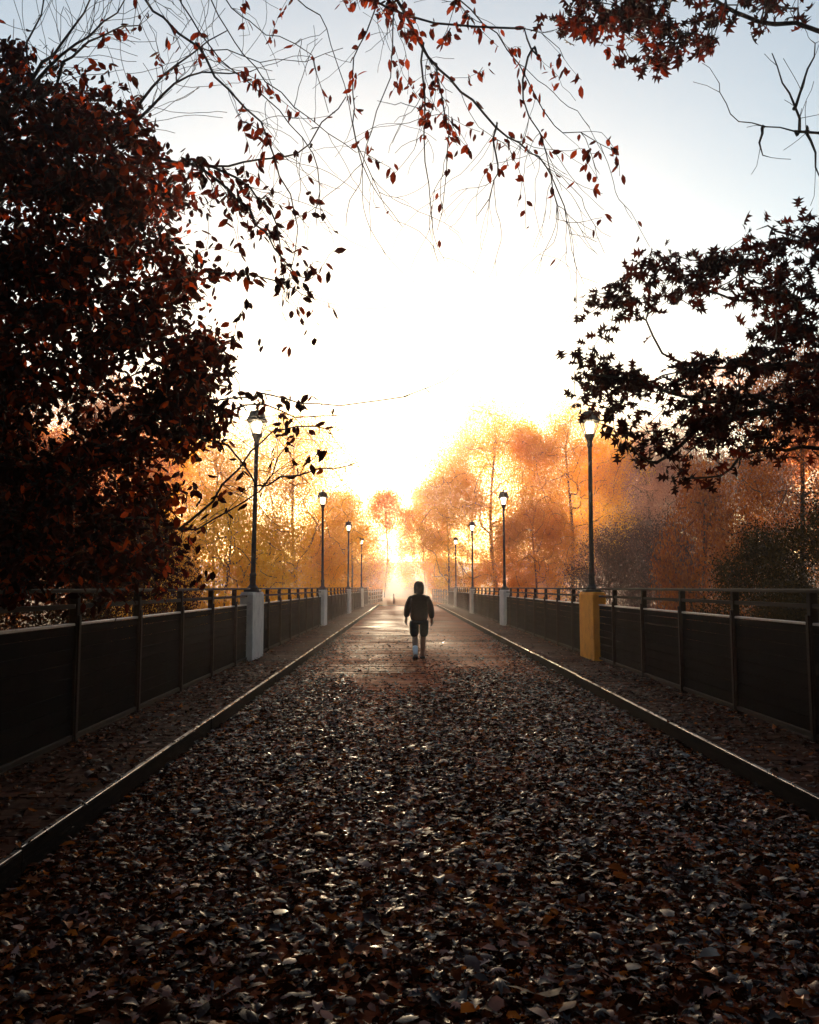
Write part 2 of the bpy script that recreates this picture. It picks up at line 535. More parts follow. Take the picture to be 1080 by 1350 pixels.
litter_tm = [oval_leaf(1, .62, f, c) for f, c in ((.15, .05), (-.3, .14), (.45, -.1), (.25, .2), (-.15, -.14))] + [lobed_leaf(.3, .12), lobed_leaf(-.4, .2), lobed_leaf(.5, -.15)]
for tm in range(len(litter_tm)):
    v, f = litter_tm[tm]; v = v.copy(); v[:, 1] -= .5; v[:, 2] += .5 * v[:, 0] ** 2 * (1 if tm % 2 else -1) + .22 * (v[:, 1] ** 2) * (1 if tm % 3 else -1); litter_tm[tm] = (v, f)


def smooth(a, b, t):
    t = np.clip((t - a) / (b - a), 0, 1); return t * t * (3 - 2 * t)


def blotch(x, y, s, k):
    r = 0
    for q in range(4):
        r = r + np.sin(x * s * (1 + .37 * q) + k * 1.7 + q * 2.1 + 1.3 * np.sin(y * s * .6 + q + k)) * np.sin(y * s * .55 * (1 + .31 * q) + k + q * 1.3)
    return r / 2.2


N = 330000
lx = rng.uniform(RL + .02, RR - .02, N)
ly = 1.2 + (rng.random(N) ** 1.25) * 33
# how thickly the leaves lie: full near the camera, then a bare worn strip, drifts by the kerbs
cover = 1 - smooth(10.0, 15.5, ly + 1.2 * blotch(lx, ly, 1.1, 1) - .9 * (np.abs(lx - .1) - .5))
edge = np.exp(-np.minimum(np.abs(lx - KL), np.abs(lx - KR)) / .28) * (1 - smooth(17, 30, ly))
strip = np.exp(-((lx + .35) / .42) ** 2) * smooth(6.5, 10, ly) * .55
dens = np.clip(np.maximum(cover - strip, np.maximum(edge * .85, .05 * (1 - smooth(16, 33, ly))) + (.05 + .28 * np.clip(blotch(lx, ly, 1.5, 3), 0, 1)) * (1 - smooth(12, 21, ly))), 0, 1)
dens *= .72 + .28 * np.clip(blotch(lx, ly, 2.3, 5) + .6, 0, 1)
on_walk = (lx < KL - .1) | (lx > KR + .1)
dens = np.where(on_walk, dens * .16 * (1 - smooth(12, 19, ly)) + .012 + .5 * np.exp(-np.minimum(np.abs(lx - RL), np.abs(lx - RR)) / .10) * (1 - smooth(20, 40, ly)) * (.5 + .5 * blotch(lx, ly, 1.7, 9)), dens)
on_kerb = ((lx > KL - .1) & (lx < KL)) | ((lx > KR) & (lx < KR + .1))
dens = np.where(on_kerb, dens * .09, dens)
keep = rng.random(N) < dens
lx, ly = lx[keep], ly[keep]
N = len(lx)
lz = np.where((lx < KL - .1) | (lx > KR + .1), WZ + .006, .008)
lz = np.where(((lx > KL - .1) & (lx < KL)) | ((lx > KR) & (lx < KR + .1)), WZ + .03, lz) + np.abs(rng.normal(0, .011, N))
az = rng.uniform(0, 2 * math.pi, N)
dirs = np.stack([np.cos(az), np.sin(az), rng.normal(0, .13, N)], -1)
spin = rng.normal(0, .20, N) + np.where(rng.random(N) < .5, 0, math.pi)
size = .028 + .058 * rng.random(N) ** 1.4
big = rng.random(N) < .022
size = np.where(big, rng.uniform(.085, .125, N), size); lz = lz + np.where(big, .012, 0)
lb = MB()
scatter(lb, litter_tm, np.stack([lx, ly, lz], -1), dirs, spin, size)
tag(lb.build('leaf_litter', M['litter'], smooth=True), 'wet brown fallen leaves covering the near planks', 'fallen leaves', kind='stuff')

# ------------------------------------------------------------------ pedestals, lamps, railings
LAMPS = [16.0, 29.8, 43.6, 57.4]
BAY = 13.8 / 8


def make_pedestal(mat):
    p = MB()
    p.cbox(-.125, .125, -.6, .6, 0, 1.245, .012)
    root = empty('pedestal')
    p.build('shaft', mat, root)
    c = MB(); c.cbox(-.112, .112, -.57, .57, 1.245, 1.275, .01)
    c.build('cap', mat, root)
    return root


def make_lamp():
    root = empty('street_lamp')
    b = MB()
    b.cbox(-.15, .15, -.15, .15, 0, .05, .012)
    b.lathe([(.115, .05), (.115, .085), (.085, .11), (.06, .15)], 12)
    b.build('base_plate', M['iron'], root)
    b = MB()
    b.lathe([(.060, .12), (.060, .30), (.066, .31), (.066, .34), (.050, .37), (.044, 1.2), (.040, 2.78), (.040, 2.86)], 14)
    pole = b.build('pole', M['iron'], root, smooth=False)
    h = MB(); h.box(-.033, .033, -.068, -.058, .17, .27); h.build('hand_hole_cover', M['iron'], pole)
    b = MB()
    b.lathe([(.042, 2.84), (.056, 2.87), (.056, 2.92), (.050, 2.95), (.075, 3.02), (.108, 3.085), (.108, 3.11)], 6, rot=R(30))
    b.build('lantern_cup', M['iron'], root)
    LZ0, LZ1, R0, R1 = 3.11, 3.36, .100, .195
    fr = MB()
    for k in range(6):
        a = R(30 + 60 * k)
        p0 = np.array((R0 * math.cos(a), R0 * math.sin(a), LZ0)); p1 = np.array((R1 * math.cos(a), R1 * math.sin(a), LZ1))
        fr.tube([p0, p1], [.0085, .0085], 6)
    fr.build('lantern_frame', M['iron'], root)
    gb = MB()
    q0, q1 = R0 - .006, R1 - .006
    ring = [(q0 * math.cos(R(30 + 60 * k)), q0 * math.sin(R(30 + 60 * k)), LZ0) for k in range(6)] + [(q1 * math.cos(R(30 + 60 * k)), q1 * math.sin(R(30 + 60 * k)), LZ1) for k in range(6)]
    gb.add(ring, [(k, (k + 1) % 6, 6 + (k + 1) % 6, 6 + k) for k in range(6)])
    gb.build('glass_pane', M['glass'], root)
    rf = MB(); rf.lathe([(.05, 3.115), (.062, 3.14), (.088, 3.30), (.085, 3.345), (.06, 3.355)], 14)
    rf.build('lamp_refractor', M['lit'], root, smooth=True)
    rb = MB()
    rb.lathe([(.205, 3.36), (.228, 3.362), (.226, 3.385), (.205, 3.40), (.178, 3.45), (.152, 3.535), (.148, 3.55), (.10, 3.565)], 6, rot=R(30))
    roof = rb.build('lantern_roof', M['iron'], root)
    f = MB(); f.lathe([(.05, 3.56), (.045, 3.58), (.022, 3.59), (.03, 3.615), (.022, 3.64), (.006, 3.665)], 10)
    f.build('finial', M['iron'], roof, smooth=True)
    pd = bpy.data.lights.new('lamp_bulb', 'POINT'); pd.energy = 16; pd.color = (1, .72, .38); pd.shadow_soft_size = .11
    pl = bpy.data.objects.new('lamp_bulb', pd); col.objects.link(pl); pl.parent = root; pl.location = (0, 0, 3.24)
    return root


ped_proto = make_pedestal(M['concrete'])
ped_sunlit = make_pedestal(M['sunlit'])
lamp_proto = make_lamp()
used_p, used_l = [], []
SIDE = {0: 'left', 1: 'right'}
ORD = ['nearest', 'second', 'third', 'farthest']
lamp_labels = {
    (0, 0): 'nearest lit lamp on the left, its lantern tangled in twigs of the dark tree',
    (0, 1): 'second lit lamp along the left railing, against yellow trees',
    (0, 2): 'third lit lamp along the left railing, small before golden trees',
    (0, 3): 'farthest lamp along the left railing, faint in the mist',
    (1, 0): 'nearest lit lamp on the right, lantern under the oak leaves',
    (1, 1): 'second lit lamp along the right railing, against the tall orange tree',
    (1, 2): 'third lit lamp along the right railing, glowing small in the mist',
    (1, 3): 'farthest lamp along the right railing, faint pole in the mist'}
ped_labels = {
    (0, 0): 'nearest pale grey concrete pedestal on the left railing',
    (0, 1): 'second white concrete pedestal along the left railing',
    (0, 2): 'third white concrete pedestal along the left railing',
    (0, 3): 'farthest white concrete pedestal along the left railing',
    (1, 0): 'ochre orange concrete pedestal with sunlight painted in, under the nearest right lamp',
    (1, 1): 'white concrete pedestal next beyond the sunlight-painted one on the right',
    (1, 2): 'third concrete pedestal along the right railing, small and white',
    (1, 3): 'farthest concrete pedestal along the right railing, pale in mist'}
for s, x in ((0, RL), (1, RR)):
    for k, D in enumerate(LAMPS):
        if (s, k) == (1, 0): p = ped_sunlit
        elif not used_p: p = ped_proto; used_p.append(1)
        else: p = copy_tree(ped_proto)
        p.location = (x, D, WZ)
        tag(p, ped_labels[s, k], 'pedestal', 'pedestals along the bridge railings')
        if not used_l: l = lamp_proto; used_l.append(1)
        else: l = copy_tree(lamp_proto)
        l.location = (x, D, WZ + 1.275)
        l.rotation_euler = (R(rnd.uniform(-.3, .3)), R(.6 if (s, k) == (0, 0) else rnd.uniform(-.4, .4)), 0)
        tag(l, lamp_labels[s, k], 'street lamp', 'lit street lamps along the bridge')

TOP = 1.355      # rail top above the walkway


def railing(x, ya, yb, posts, label):
    """one railing between pedestals: timber posts, top rail, thin mid rail, dark boarded panel"""
    root = empty('railing', (x, ya, WZ), 0, label, 'railing', 'railings between the lamp pedestals')
    s = 1 if x < 0 else -1           # side facing the road
    L = yb - ya
    for yy in posts:
        p = MB(); y = yy - ya
        p.cbox(-.036, .036, y - .036, y + .036, 0, TOP - .0345, .006)
        p.cbox(s * .046 - .0098, s * .046 + .0098, y - .026, y + .026, .02, 1.12, .004)
        p.build('post', M['rail'], root)
    edges = [0] + [yy - ya for yy in posts] + [L]
    t = MB(); t.cbox(-.07, .07, 0, L, TOP - .034, TOP, .008); t.build('top_rail', M['rail'], root)
    mr_, tr_, br_, pn = MB(), MB(), MB(), MB()
    for a, b in zip(edges[:-1], edges[1:]):
        a += .037; b -= .037
        if b - a < .1: continue
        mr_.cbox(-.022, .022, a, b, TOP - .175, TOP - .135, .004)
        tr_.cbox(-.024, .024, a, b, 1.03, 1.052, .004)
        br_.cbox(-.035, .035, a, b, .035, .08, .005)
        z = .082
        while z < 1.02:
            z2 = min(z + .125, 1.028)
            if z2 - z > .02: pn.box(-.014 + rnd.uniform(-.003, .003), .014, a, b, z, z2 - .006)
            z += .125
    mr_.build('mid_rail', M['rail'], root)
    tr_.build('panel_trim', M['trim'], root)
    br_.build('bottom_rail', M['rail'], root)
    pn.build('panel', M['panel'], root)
    return root


rail_words = [('nearest {} railing of dark timber reaching out of the frame', None),
              ('{} railing between the nearest and second lamps', None),
              ('{} railing between the second and third lamps', None),
              ('{} railing between the third and farthest lamps', None),
              ('farthest {} railing beyond the last lamp, fading in mist', None)]
for s, x in ((0, RL), (1, RR)):
    cuts = [Y0] + LAMPS + [66.0]
    for k in range(5):
        ya = cuts[k] + (.6 if k else 0); yb = cuts[k + 1] - (.6 if k < 4 else 0)
        base = LAMPS[min(k, 3)]
        posts = [base + BAY * q for q in range(-12, 6)]
        posts = [p for p in posts if ya + .25 < p < yb - .25]
        if k == 4: posts.append(65.93)
        railing(x, ya, yb, posts, rail_words[k][0].format(SIDE[s]))

# ------------------------------------------------------------------ trees
def grow(P0, par0, attractors, bias=.25, step=.22, wig=.06, sag=0.0, fixed_r=None):
    """join every attractor to the nearest point of the growing skeleton with a bent twig"""
    n0 = len(P0)
    cap = n0 + 60 * len(attractors) + 10
    pos = np.zeros((cap, 3)); pos[:n0] = P0
    par = list(par0)
    plen = np.zeros(cap)
    for i in range(n0):
        if par[i] >= 0: plen[i] = plen[par[i]] + np.linalg.norm(pos[i] - pos[par[i]])
    n = n0
    tips = []
    for a in attractors:
        d = np.linalg.norm(pos[:n] - a, axis=1)
        j = int(np.argmin(d + bias * plen[:n]))
        L = d[j]
        if L < .02: tips.append(j); continue
        k = max(1, int(math.ceil(L / step)))
        k = min(k, 50)
        p0 = pos[j].copy()
        out_dir = pos[j] - pos[par[j]] if par[j] >= 0 else np.array((0, 0, 1.0))
        out_dir = out_dir / (np.linalg.norm(out_dir) + 1e-9)
        ctrl = p0 + out_dir * L * .3 + (a - p0) * .2
        prev = j
        for q in range(1, k + 1):
            t = q / k
            pt = (1 - t) ** 2 * p0 + 2 * t * (1 - t) * ctrl + t * t * a
            if q < k: pt = pt + rng.normal(0, wig * min(L, .8) * .5, 3)
            pt[2] -= sag * L * t * (1 - t)
            pos[n] = pt; par.append(prev)
            plen[n] = plen[prev] + np.linalg.norm(pt - pos[prev])
            prev = n; n += 1
        tips.append(prev)
    return pos[:n], np.array(par), tips


def radii(pos, par, r_tip, expo=2.4, r_max=None):
    n = len(pos)
    w = np.zeros(n)
    kids = np.zeros(n, int)
    for i in range(n):
        if par[i] >= 0: kids[par[i]] += 1
    w[kids == 0] = r_tip ** expo
    for i in range(n - 1, 0, -1):
        w[par[i]] += w[i] * 1.004 if par[i] >= 0 else 0
    r = w ** (1 / expo)
    if r_max: r = np.minimum(r, r_max)
    return r


def thicken(r, sk):
    for i, f in sk.floor.items(): r[i] = max(r[i], f)
    return r


def wood(mb, pos, par, r, min_r=0.0, sides=5):
    n = len(pos)
    kids = [[] for _ in range(n)]
    for i in range(n):
        if par[i] >= 0: kids[par[i]].append(i)
    roots = [i for i in range(n) if par[i] < 0]
    stack = [(i, None) for i in roots]
    while stack:
        i, prev = stack.pop()
        chain = [prev, i] if prev is not None else [i]
        while kids[i]:
            ks = sorted(kids[i], key=lambda k: -r[k])
            for k in ks[1:]: stack.append((k, i))
            i = ks[0]; chain.append(i)
        rr = r[chain].copy()
        if prev is not None: rr[0] = min(rr[0], rr[1] * 1.25)
        if rr.max() < min_r or len(chain) < 2: continue
        mb.tube(pos[chain], rr, 9 if rr.max() > .05 else (6 if rr.max() > .015 else sides))


def chain_nodes(base, pts, par_start=-1):
    """dense nodes along a polyline; returns (positions, parents) to append after len(base) nodes"""
    pts = np.asarray(pts, float)
    # catmull-rom smoothing
    out_ = []
    for k in range(len(pts) - 1):
        p0 = pts[max(k - 1, 0)]; p1 = pts[k]; p2 = pts[k + 1]; p3 = pts[min(k + 2, len(pts) - 1)]
        m_ = max(2, int(np.linalg.norm(p2 - p1) / .12))
        for q in range(m_):
            t = q / m_
            out_.append(.5 * ((2 * p1) + (-p0 + p2) * t + (2 * p0 - 5 * p1 + 4 * p2 - p3) * t * t + (-p0 + 3 * p1 - 3 * p2 + p3) * t ** 3))
    out_.append(pts[-1])
    return np.array(out_)


class Skeleton:
    def __init__(self, trunk):
        c = chain_nodes(None, trunk)
        self.pos = [p for p in c]; self.par = [-1] + list(range(len(c) - 1))
        self.lines = []; self.floor = {}

    def limb(self, pts, jitter=.012, on=None, r0=.010, r1=.0022):
        """a limb through pts, springing from the nearest node so far"""
        A = np.array(self.pos[:on] if on else self.pos)
        j = int(np.argmin(np.linalg.norm(A - pts[0], axis=1)))
        c = chain_nodes(None, [A[j]] + list(pts))[1:]
        c = c + rng.normal(0, jitter, c.shape)
        s = len(self.pos)
        for k, p in enumerate(c):
            self.par.append(j if k == 0 else s + k - 1); self.pos.append(p)
        ids = list(range(s, s + len(c)))
        for k, i in enumerate(ids): self.floor[i] = r0 + (r1 - r0) * (k / len(ids)) ** .7
        self.lines.append(ids)
        return ids

    def twigs(self, ids, n, length=(.25, .7), down=.5, wig=.25, side=1.0):
        """random side shoots off a limb"""
        tips = []
        for _ in range(n):
            i = ids[int(rng.integers(len(ids) // 6, len(ids)))]
            d0 = np.array(self.pos[i]) - np.array(self.pos[self.par[i]])
            d0 = d0 / (np.linalg.norm(d0) + 1e-9)
            d = d0 * .8 + rng.normal(0, .6, 3) * side + np.array((0, 0, -down * .6))
            d /= np.linalg.norm(d)
            L = rng.uniform(*length); st = .07; p = np.array(self.pos[i]); prev = i
            for q in range(int(L / st)):
                d = d + rng.normal(0, wig * .5, 3) + np.array((0, 0, -down * .08)); d /= np.linalg.norm(d)
                p = p + d * st
                self.pos.append(p.copy()); self.par.append(prev); prev = len(self.pos) - 1
            tips.append(prev)
        return tips


def path_up(par, i, k):
    r = [i]
    while len(r) < k and par[r[-1]] >= 0: r.append(par[r[-1]])
    return r


def leaf_spray(pos, par, tips, per, size, back=6, hang=.9, jit=.03):
    """leaf positions and directions on the last nodes before each tip"""
    p_, d_, s_ = [], [], []
    for t in tips:
        ch = path_up(par, t, back)
        for _ in range(per if isinstance(per, int) else max(0, int(rng.normal(per, per * .4)))):
            i = ch[int(rng.integers(0, len(ch)))]
            p_.append(pos[i] + rng.normal(0, jit, 3))
            d = rng.normal(0, 1, 3); d[2] = d[2] * .7 - hang
            d_.append(d); s_.append(rng.uniform(*size))
    return np.array(p_), np.array(d_), np.array(s_)


oval_tm = [oval_leaf(1, .55, f, c) for f, c in ((.3, .05), (.6, -.1), (-.3, .12), (.15, -.04))]
oak_tm = [lobed_leaf(f, c, k) for f, c, k in ((.25, .06, 1.3), (-.3, .12, 1.15), (.5, -.1, 1.35), (.1, .16, 1.1))]

# ---- near tree on the left: dark mass of oval leaves hanging over the railing
root = empty('leafy_tree', (-4.9, 5.6, -.6), 0, 'dark red leaved tree filling the left side above the railing', 'tree')
sk = Skeleton([np.array((-4.9, 5.6, -.6)), np.array((-4.8, 5.65, .8)), np.array((-4.85, 5.8, 2.2)), np.array((-4.65, 6.0, 3.8)), np.array((-4.5, 6.1, 5.4))])


def right_edge(y):
    return np.interp(y, [60, 110, 200, 300, 400, 480, 560, 640, 700, 780], [40, 165, 232, 255, 285, 300, 282, 262, 238, 232])


limbsA = [
    [P(-150, 330, 5.8), P(20, 250, 5.9), P(130, 175, 5.9), P(200, 205, 5.8), P(280, 220, 5.7), P(320, 211, 5.6), P(390, 205, 5.5), P(425, 165, 5.4), P(455, 125, 5.3)],
    [P(165, 180, 5.9), P(185, 130, 6.0), P(215, 100, 6.0), P(250, 72, 6.1), P(300, 40, 6.1)],
    [P(168, 170, 5.9), P(230, 112, 5.8), P(268, 98, 5.8), P(330, 96, 5.8)],
    [P(-120, 250, 6.0), P(0, 130, 6.2), P(40, 60, 6.3), P(62, -20, 6.3)],
    [P(-60, 200, 6.0), P(25, 120, 6.1), P(82, 60, 6.2), P(112, 15, 6.2), P(128, -20, 6.2)],
    [P(0, 170, 6.0), P(45, 108, 6.0), P(100, 60, 6.0), P(165, 3, 6.0)],
    [P(60, 130, 6.0), P(85, 85, 6.0), P(132, 45, 6.0), P(182, 30, 6.0)],
    [P(255, 216, 5.7), P(300, 250, 5.6), P(350, 310, 5.5), P(388, 355, 5.4), P(410, 370, 5.4)],
    [P(270, 218, 5.7), P(330, 243, 5.6), P(364, 300, 5.6), P(380, 398, 5.5)],
    [P(-80, 420, 5.4), P(80, 400, 5.4), P(200, 370, 5.3), P(270, 362, 5.2), P(340, 362, 5.1), P(402, 388, 5.0)],
    [P(-80, 560, 5.6), P(60, 520, 5.5), P(180, 460, 5.4), P(260, 440, 5.3), P(300, 480, 5.2), P(318, 515, 5.2)],
    [P(40, 640, 5.8), P(150, 580, 5.7), P(250, 540, 5.6), P(330, 520, 5.5), P(420, 535, 5.4), P(500, 530, 5.3), P(560, 515, 5.3), P(605, 485, 5.3)],
    [P(60, 640, 6.0), P(170, 600, 5.9), P(240, 570, 5.8), P(300, 590, 5.8), P(340, 640, 5.7), P(372, 632, 5.6), P(440, 618, 5.6), P(470, 605, 5.5)],
    [P(80, 700, 6.2), P(180, 680, 6.1), P(240, 700, 6.0), P(300, 672, 6.0), P(340, 648, 6.0), P(372, 600, 5.9), P(392, 570, 5.9)],
    [P(240, 700, 6.0), P(280, 660, 6.0), P(330, 600, 5.9), P(360, 570, 5.9), P(420, 560, 5.8), P(440, 575, 5.8)],
    [P(270, 560, 5.6), P(300, 545, 5.6), P(350, 530, 5.5), P(390, 555, 5.5), P(445, 545, 5.4)],
]
tipsA = []
for k, lm in enumerate(limbsA):
    ids = sk.limb(lm, r0=(.034, .020, .016, .030, .030, .024, .018, .014, .012, .012, .012, .012, .016, .014, .012, .010)[k], r1=.003)
    nt_ = (26, 22, 20, 34, 34, 28, 24, 14, 14, 20, 20, 12, 14, 12, 10, 10)[k]
    tp = sk.twigs(ids, nt_, (.15, .75), -.25 if 0 < k < 7 else .3, .3)
    keepn = (.25, .02, .02, .1, .1, .05, .05, .75, .6, 1, 1, .6, .25, .15, .3, .6)[k]
    tipsA += [t for t in tp if rng.random() < keepn]
    if keepn > .1:
        tipsA += list(np.array(ids)[rng.integers(len(ids) // 2, len(ids), max(2, int(5 * keepn)))])
att = []
while len(att) < 3900:
    px = rng.uniform(-420, 310); py = rng.uniform(60, 790)
    lim = right_edge(py) + rng.normal(0, 15) + 34 * math.sin(py / 23.0) * math.sin(py / 61.0 + 1)
    if px > lim or (px > 40 and py < 95 + rng.normal(0, 12)): continue
    if 60 < px < 240 and 470 < py < 650 and rng.random() < .42: continue
    if px > 100 and 640 < py and rng.random() < .35: continue
    D = rng.uniform(4.9, 9.6)
    a = P(px, py, D)
    if a[2] > 7: continue
    att.append(a)
att = np.array(att)
order = np.argsort(np.linalg.norm(att - np.array((-4.7, 6, 3.5)), axis=1))
pos, par, tips = grow(np.array(sk.pos), sk.par, att[order], .2, .16, .10, .08)
r = thicken(radii(pos, par, .0022, 2.25, .13), sk)
wb = MB(); wood(wb, pos, par, r)
wb.build('trunk', M['bark'], root).location = -np.array(root.location)
lbm = MB()
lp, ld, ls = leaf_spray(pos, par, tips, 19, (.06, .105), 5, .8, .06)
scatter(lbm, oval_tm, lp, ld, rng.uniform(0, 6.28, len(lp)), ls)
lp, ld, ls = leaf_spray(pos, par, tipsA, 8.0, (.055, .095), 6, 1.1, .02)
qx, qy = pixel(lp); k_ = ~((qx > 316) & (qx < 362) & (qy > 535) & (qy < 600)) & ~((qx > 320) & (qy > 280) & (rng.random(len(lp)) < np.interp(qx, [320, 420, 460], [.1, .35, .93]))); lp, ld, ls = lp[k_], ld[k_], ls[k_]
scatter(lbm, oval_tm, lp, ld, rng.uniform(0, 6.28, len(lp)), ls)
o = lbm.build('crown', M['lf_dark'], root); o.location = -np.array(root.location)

# ---- tree whose long pendulous branches hang into the top of the frame
root = empty('beech_tree', (-5.6, 1.2, -.6), 0, 'tree with thin drooping branches and few red leaves across the top', 'tree')
sk = Skeleton([np.array((-5.6, 1.2, -.6)), np.array((-5.4, 1.3, 2.2)), np.array((-4.9, 1.9, 4.8)), np.array((-4.2, 2.8, 6.6)), np.array((-3.2, 3.8, 7.6)), np.array((-1.8, 4.7, 8.0)), np.array((-.4, 5.2, 7.8))])
nB = len(sk.pos)
limbsB = [
    ([P(150, -60, 5.2), P(190, 0, 5.2), P(215, 25, 5.2), P(260, 60, 5.2), P(300, 68, 5.2), P(370, 80, 5.2), P(455, 62, 5.2)], 16, .30),
    ([P(260, 60, 5.2), P(300, 122, 5.1), P(345, 160, 5.1), P(370, 230, 5.0), P(395, 300, 5.0), P(374, 392, 5.0)], 14, .5),
    ([P(290, -20, 5.5), P(330, 30, 5.5), P(370, 50, 5.5), P(410, 70, 5.5), P(432, 145, 5.5)], 12, .12),
    ([P(225, -30, 5.6), P(250, 20, 5.6), P(290, 80, 5.6), P(350, 130, 5.6), P(420, 220, 5.6), P(415, 300, 5.6)], 12, .12),
    ([P(270, -30, 5.3), P(320, 70, 5.3), P(390, 140, 5.3), P(470, 200, 5.3)], 10, .1),
    ([P(500, -40, 5.3), P(480, 40, 5.3), P(465, 80, 5.3), P(466, 120, 5.3), P(470, 190, 5.2), P(500, 260, 5.2), P(532, 297, 5.2)], 12, .5),
    ([P(500, -60, 5.5), P(535, 20, 5.5), P(565, 75, 5.5), P(590, 105, 5.5), P(625, 135, 5.5), P(655, 165, 5.5), P(685, 192, 5.5), P(710, 205, 5.5), P(730, 235, 5.5), P(745, 270, 5.5), P(755, 305, 5.5), P(786, 321, 5.5)], 26, .30),
    ([P(580, -50, 5.4), P(605, 0, 5.4), P(640, 30, 5.4), P(685, 85, 5.4), P(705, 125, 5.4), P(730, 165, 5.4), P(765, 178, 5.4), P(812, 202, 5.4)], 20, .65),
    ([P(655, 165, 5.5), P(656, 215, 5.5), P(655, 240, 5.5), P(630, 285, 5.5)], 8, .1),
    ([P(555, 60, 5.5), P(560, 110, 5.5), P(560, 180, 5.5), P(566, 240, 5.5), P(571, 305, 5.5)], 10, .2),
    ([P(575, 85, 5.5), P(588, 150, 5.4), P(590, 200, 5.4), P(580, 300, 5.4)], 8, .2),
    ([P(440, -40, 5.2), P(520, 10, 5.2), P(600, 32, 5.2), P(715, 42, 5.2), P(746, 82, 5.2)], 16, .8),
    ([P(700, 60, 5.4), P(690, 130, 5.4), P(720, 200, 5.4), P(738, 290, 5.4)], 10, .3),
    ([P(500, -50, 5.6), P(520, 60, 5.6), P(490, 170, 5.6), P(455, 300, 5.6)], 8, .25),
    ([P(340, -50, 5.6), P(420, 20, 5.6), P(450, 110, 5.6), P(480, 210, 5.6), P(520, 290, 5.6)], 10, .15),
]
tipsB = []
for lm, n_, kp in limbsB:
    top = lm[0][2] > P(300, 40, lm[0][1])[2]
    if top:
        q = lm[0]; lm = [q + np.array((-.15 - .1 * (q[0] + 2), -.25, 1.0)), q] + lm[1:]
    ids = sk.limb(lm, .010, nB if top else None)
    tp = sk.twigs(ids, int(n_ * 1.15), (.2, .8), .45, .36, .9)
    tp2 = []
    for t in tp:
        ch = path_up(sk.par, t, 6)[::-1]
        if rng.random() < .6: tp2 += sk.twigs(ch, 1, (.15, .4), .5, .25)
    tipsB += [t for t in tp + tp2 if rng.random() < kp * 1.1]
    tipsB += [ids[int(rng.integers(len(ids) // 4, len(ids)))] for _ in range(int(9 * kp))]
extra = []
for _ in range(170):          # crown above and left of the frame
    extra.append(np.array((rng.uniform(-6.5, 1.0), rng.uniform(-1.5, 5.2), rng.uniform(6.2, 9.6))))
pos, par, tips = grow(np.array(sk.pos), sk.par, np.array(extra), .2, .25, .1, .05)
r = thicken(radii(pos, par, .0017, 2.25, .16), sk)
wb = MB(); wood(wb, pos, par, r, 0, 4)
wb.build('trunk', M['bark'], root).location = -np.array(root.location)
lbm = MB()
lp, ld, ls = leaf_spray(pos, par, tipsB, 9.0, (.05, .088), 5, 1.5, .018)
qx, qy = pixel(lp); k_ = rng.random(len(lp)) > np.interp(qy, [170, 260, 330], [0, .7, .97]); lp, ld, ls = lp[k_], ld[k_], ls[k_]   # bare tips below
scatter(lbm, oval_tm, lp, ld, rng.uniform(0, 6.28, len(lp)), ls)
lp, ld, ls = leaf_spray(pos, par, tips, 26, (.08, .12), 6, .9, .14)
scatter(lbm, oval_tm, lp, ld, rng.uniform(0, 6.28, len(lp)), ls)
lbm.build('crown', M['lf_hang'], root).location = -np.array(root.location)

# ---- oak on the right
root = empty('oak_tree', (6.6, 5.4, -.6), 0, 'oak reaching in from the right with dark lobed leaves', 'tree')
sk = Skeleton([np.array((6.6, 5.4, -.6)), np.array((6.5, 5.5, 1.5)), np.array((6.3, 5.7, 3.4)), np.array((6.0, 5.8, 5.4)), np.array((5.6, 5.7, 7.2))])
limbsE = [
    [P(1500, 560, 5.7), P(1250, 500, 5.8), P(1080, 483, 5.8), P(1000, 482, 5.8), P(910, 481, 5.7), P(872, 464, 5.6), P(852, 422, 5.6), P(812, 400, 5.5)],
    [P(1080, 560, 5.9), P(1000, 522, 5.8), P(930, 530, 5.7), P(830, 500, 5.6), P(772, 496, 5.5)],
    [P(1010, 545, 5.8), P(930, 552, 5.7), P(882, 600, 5.6), P(850, 606, 5.5), P(825, 590, 5.5)],
    [P(1200, 610, 6.0), P(1080, 592, 5.9), P(1000, 590, 5.8), P(950, 625, 5.7), P(902, 632, 5.6)],
    [P(1300, 420, 5.8), P(1120, 390, 5.8), P(1020, 400, 5.7), P(950, 392, 5.7), P(900, 370, 5.6)],
    [P(1300, 330, 5.9), P(1120, 330, 5.9), P(1050, 310, 5.8), P(1010, 300, 5.8)],
    [P(1500, 150, 5.6), P(1250, 70, 5.4), P(1080, 40, 5.3), P(1000, 28, 5.2), P(950, 8, 5.2), P(900, -20, 5.2), P(800, -45, 5.2)],
]
for lm in limbsE: sk.limb(lm, r0=.034, r1=.005)
ell = [(800, 395, 42, 30), (880, 372, 55, 38), (918, 350, 30, 22), (960, 352, 35, 28), (1020, 335, 55, 40), (1065, 310, 40, 30), (1000, 410, 50, 38), (1060, 430, 50, 55),
       (1000, 465, 38, 32), (785, 470, 32, 36), (800, 518, 45, 34), (868, 505, 50, 25), (930, 500, 55, 32), (950, 540, 62, 36), (1010, 515, 55, 36), (838, 560, 42, 34), (900, 560, 45, 30),
       (832, 597, 30, 16), (900, 622, 24, 16), (965, 585, 45, 26), (1030, 570, 50, 34), (1120, 480, 60, 120), (1180, 350, 90, 110), (1250, 550, 120, 90), (1062, 520, 40, 40),
       (775, 14, 55, 22), (850, 45, 52, 30), (905, 58, 35, 26), (868, 88, 38, 10), (757, 40, 20, 20), (960, 2, 24, 10), (1030, -12, 30, 14), (850, 12, 60, 24), (800, -40, 80, 30), (920, -50, 80, 30), (1010, 4, 14, 8)]
att, dz_ = [], []
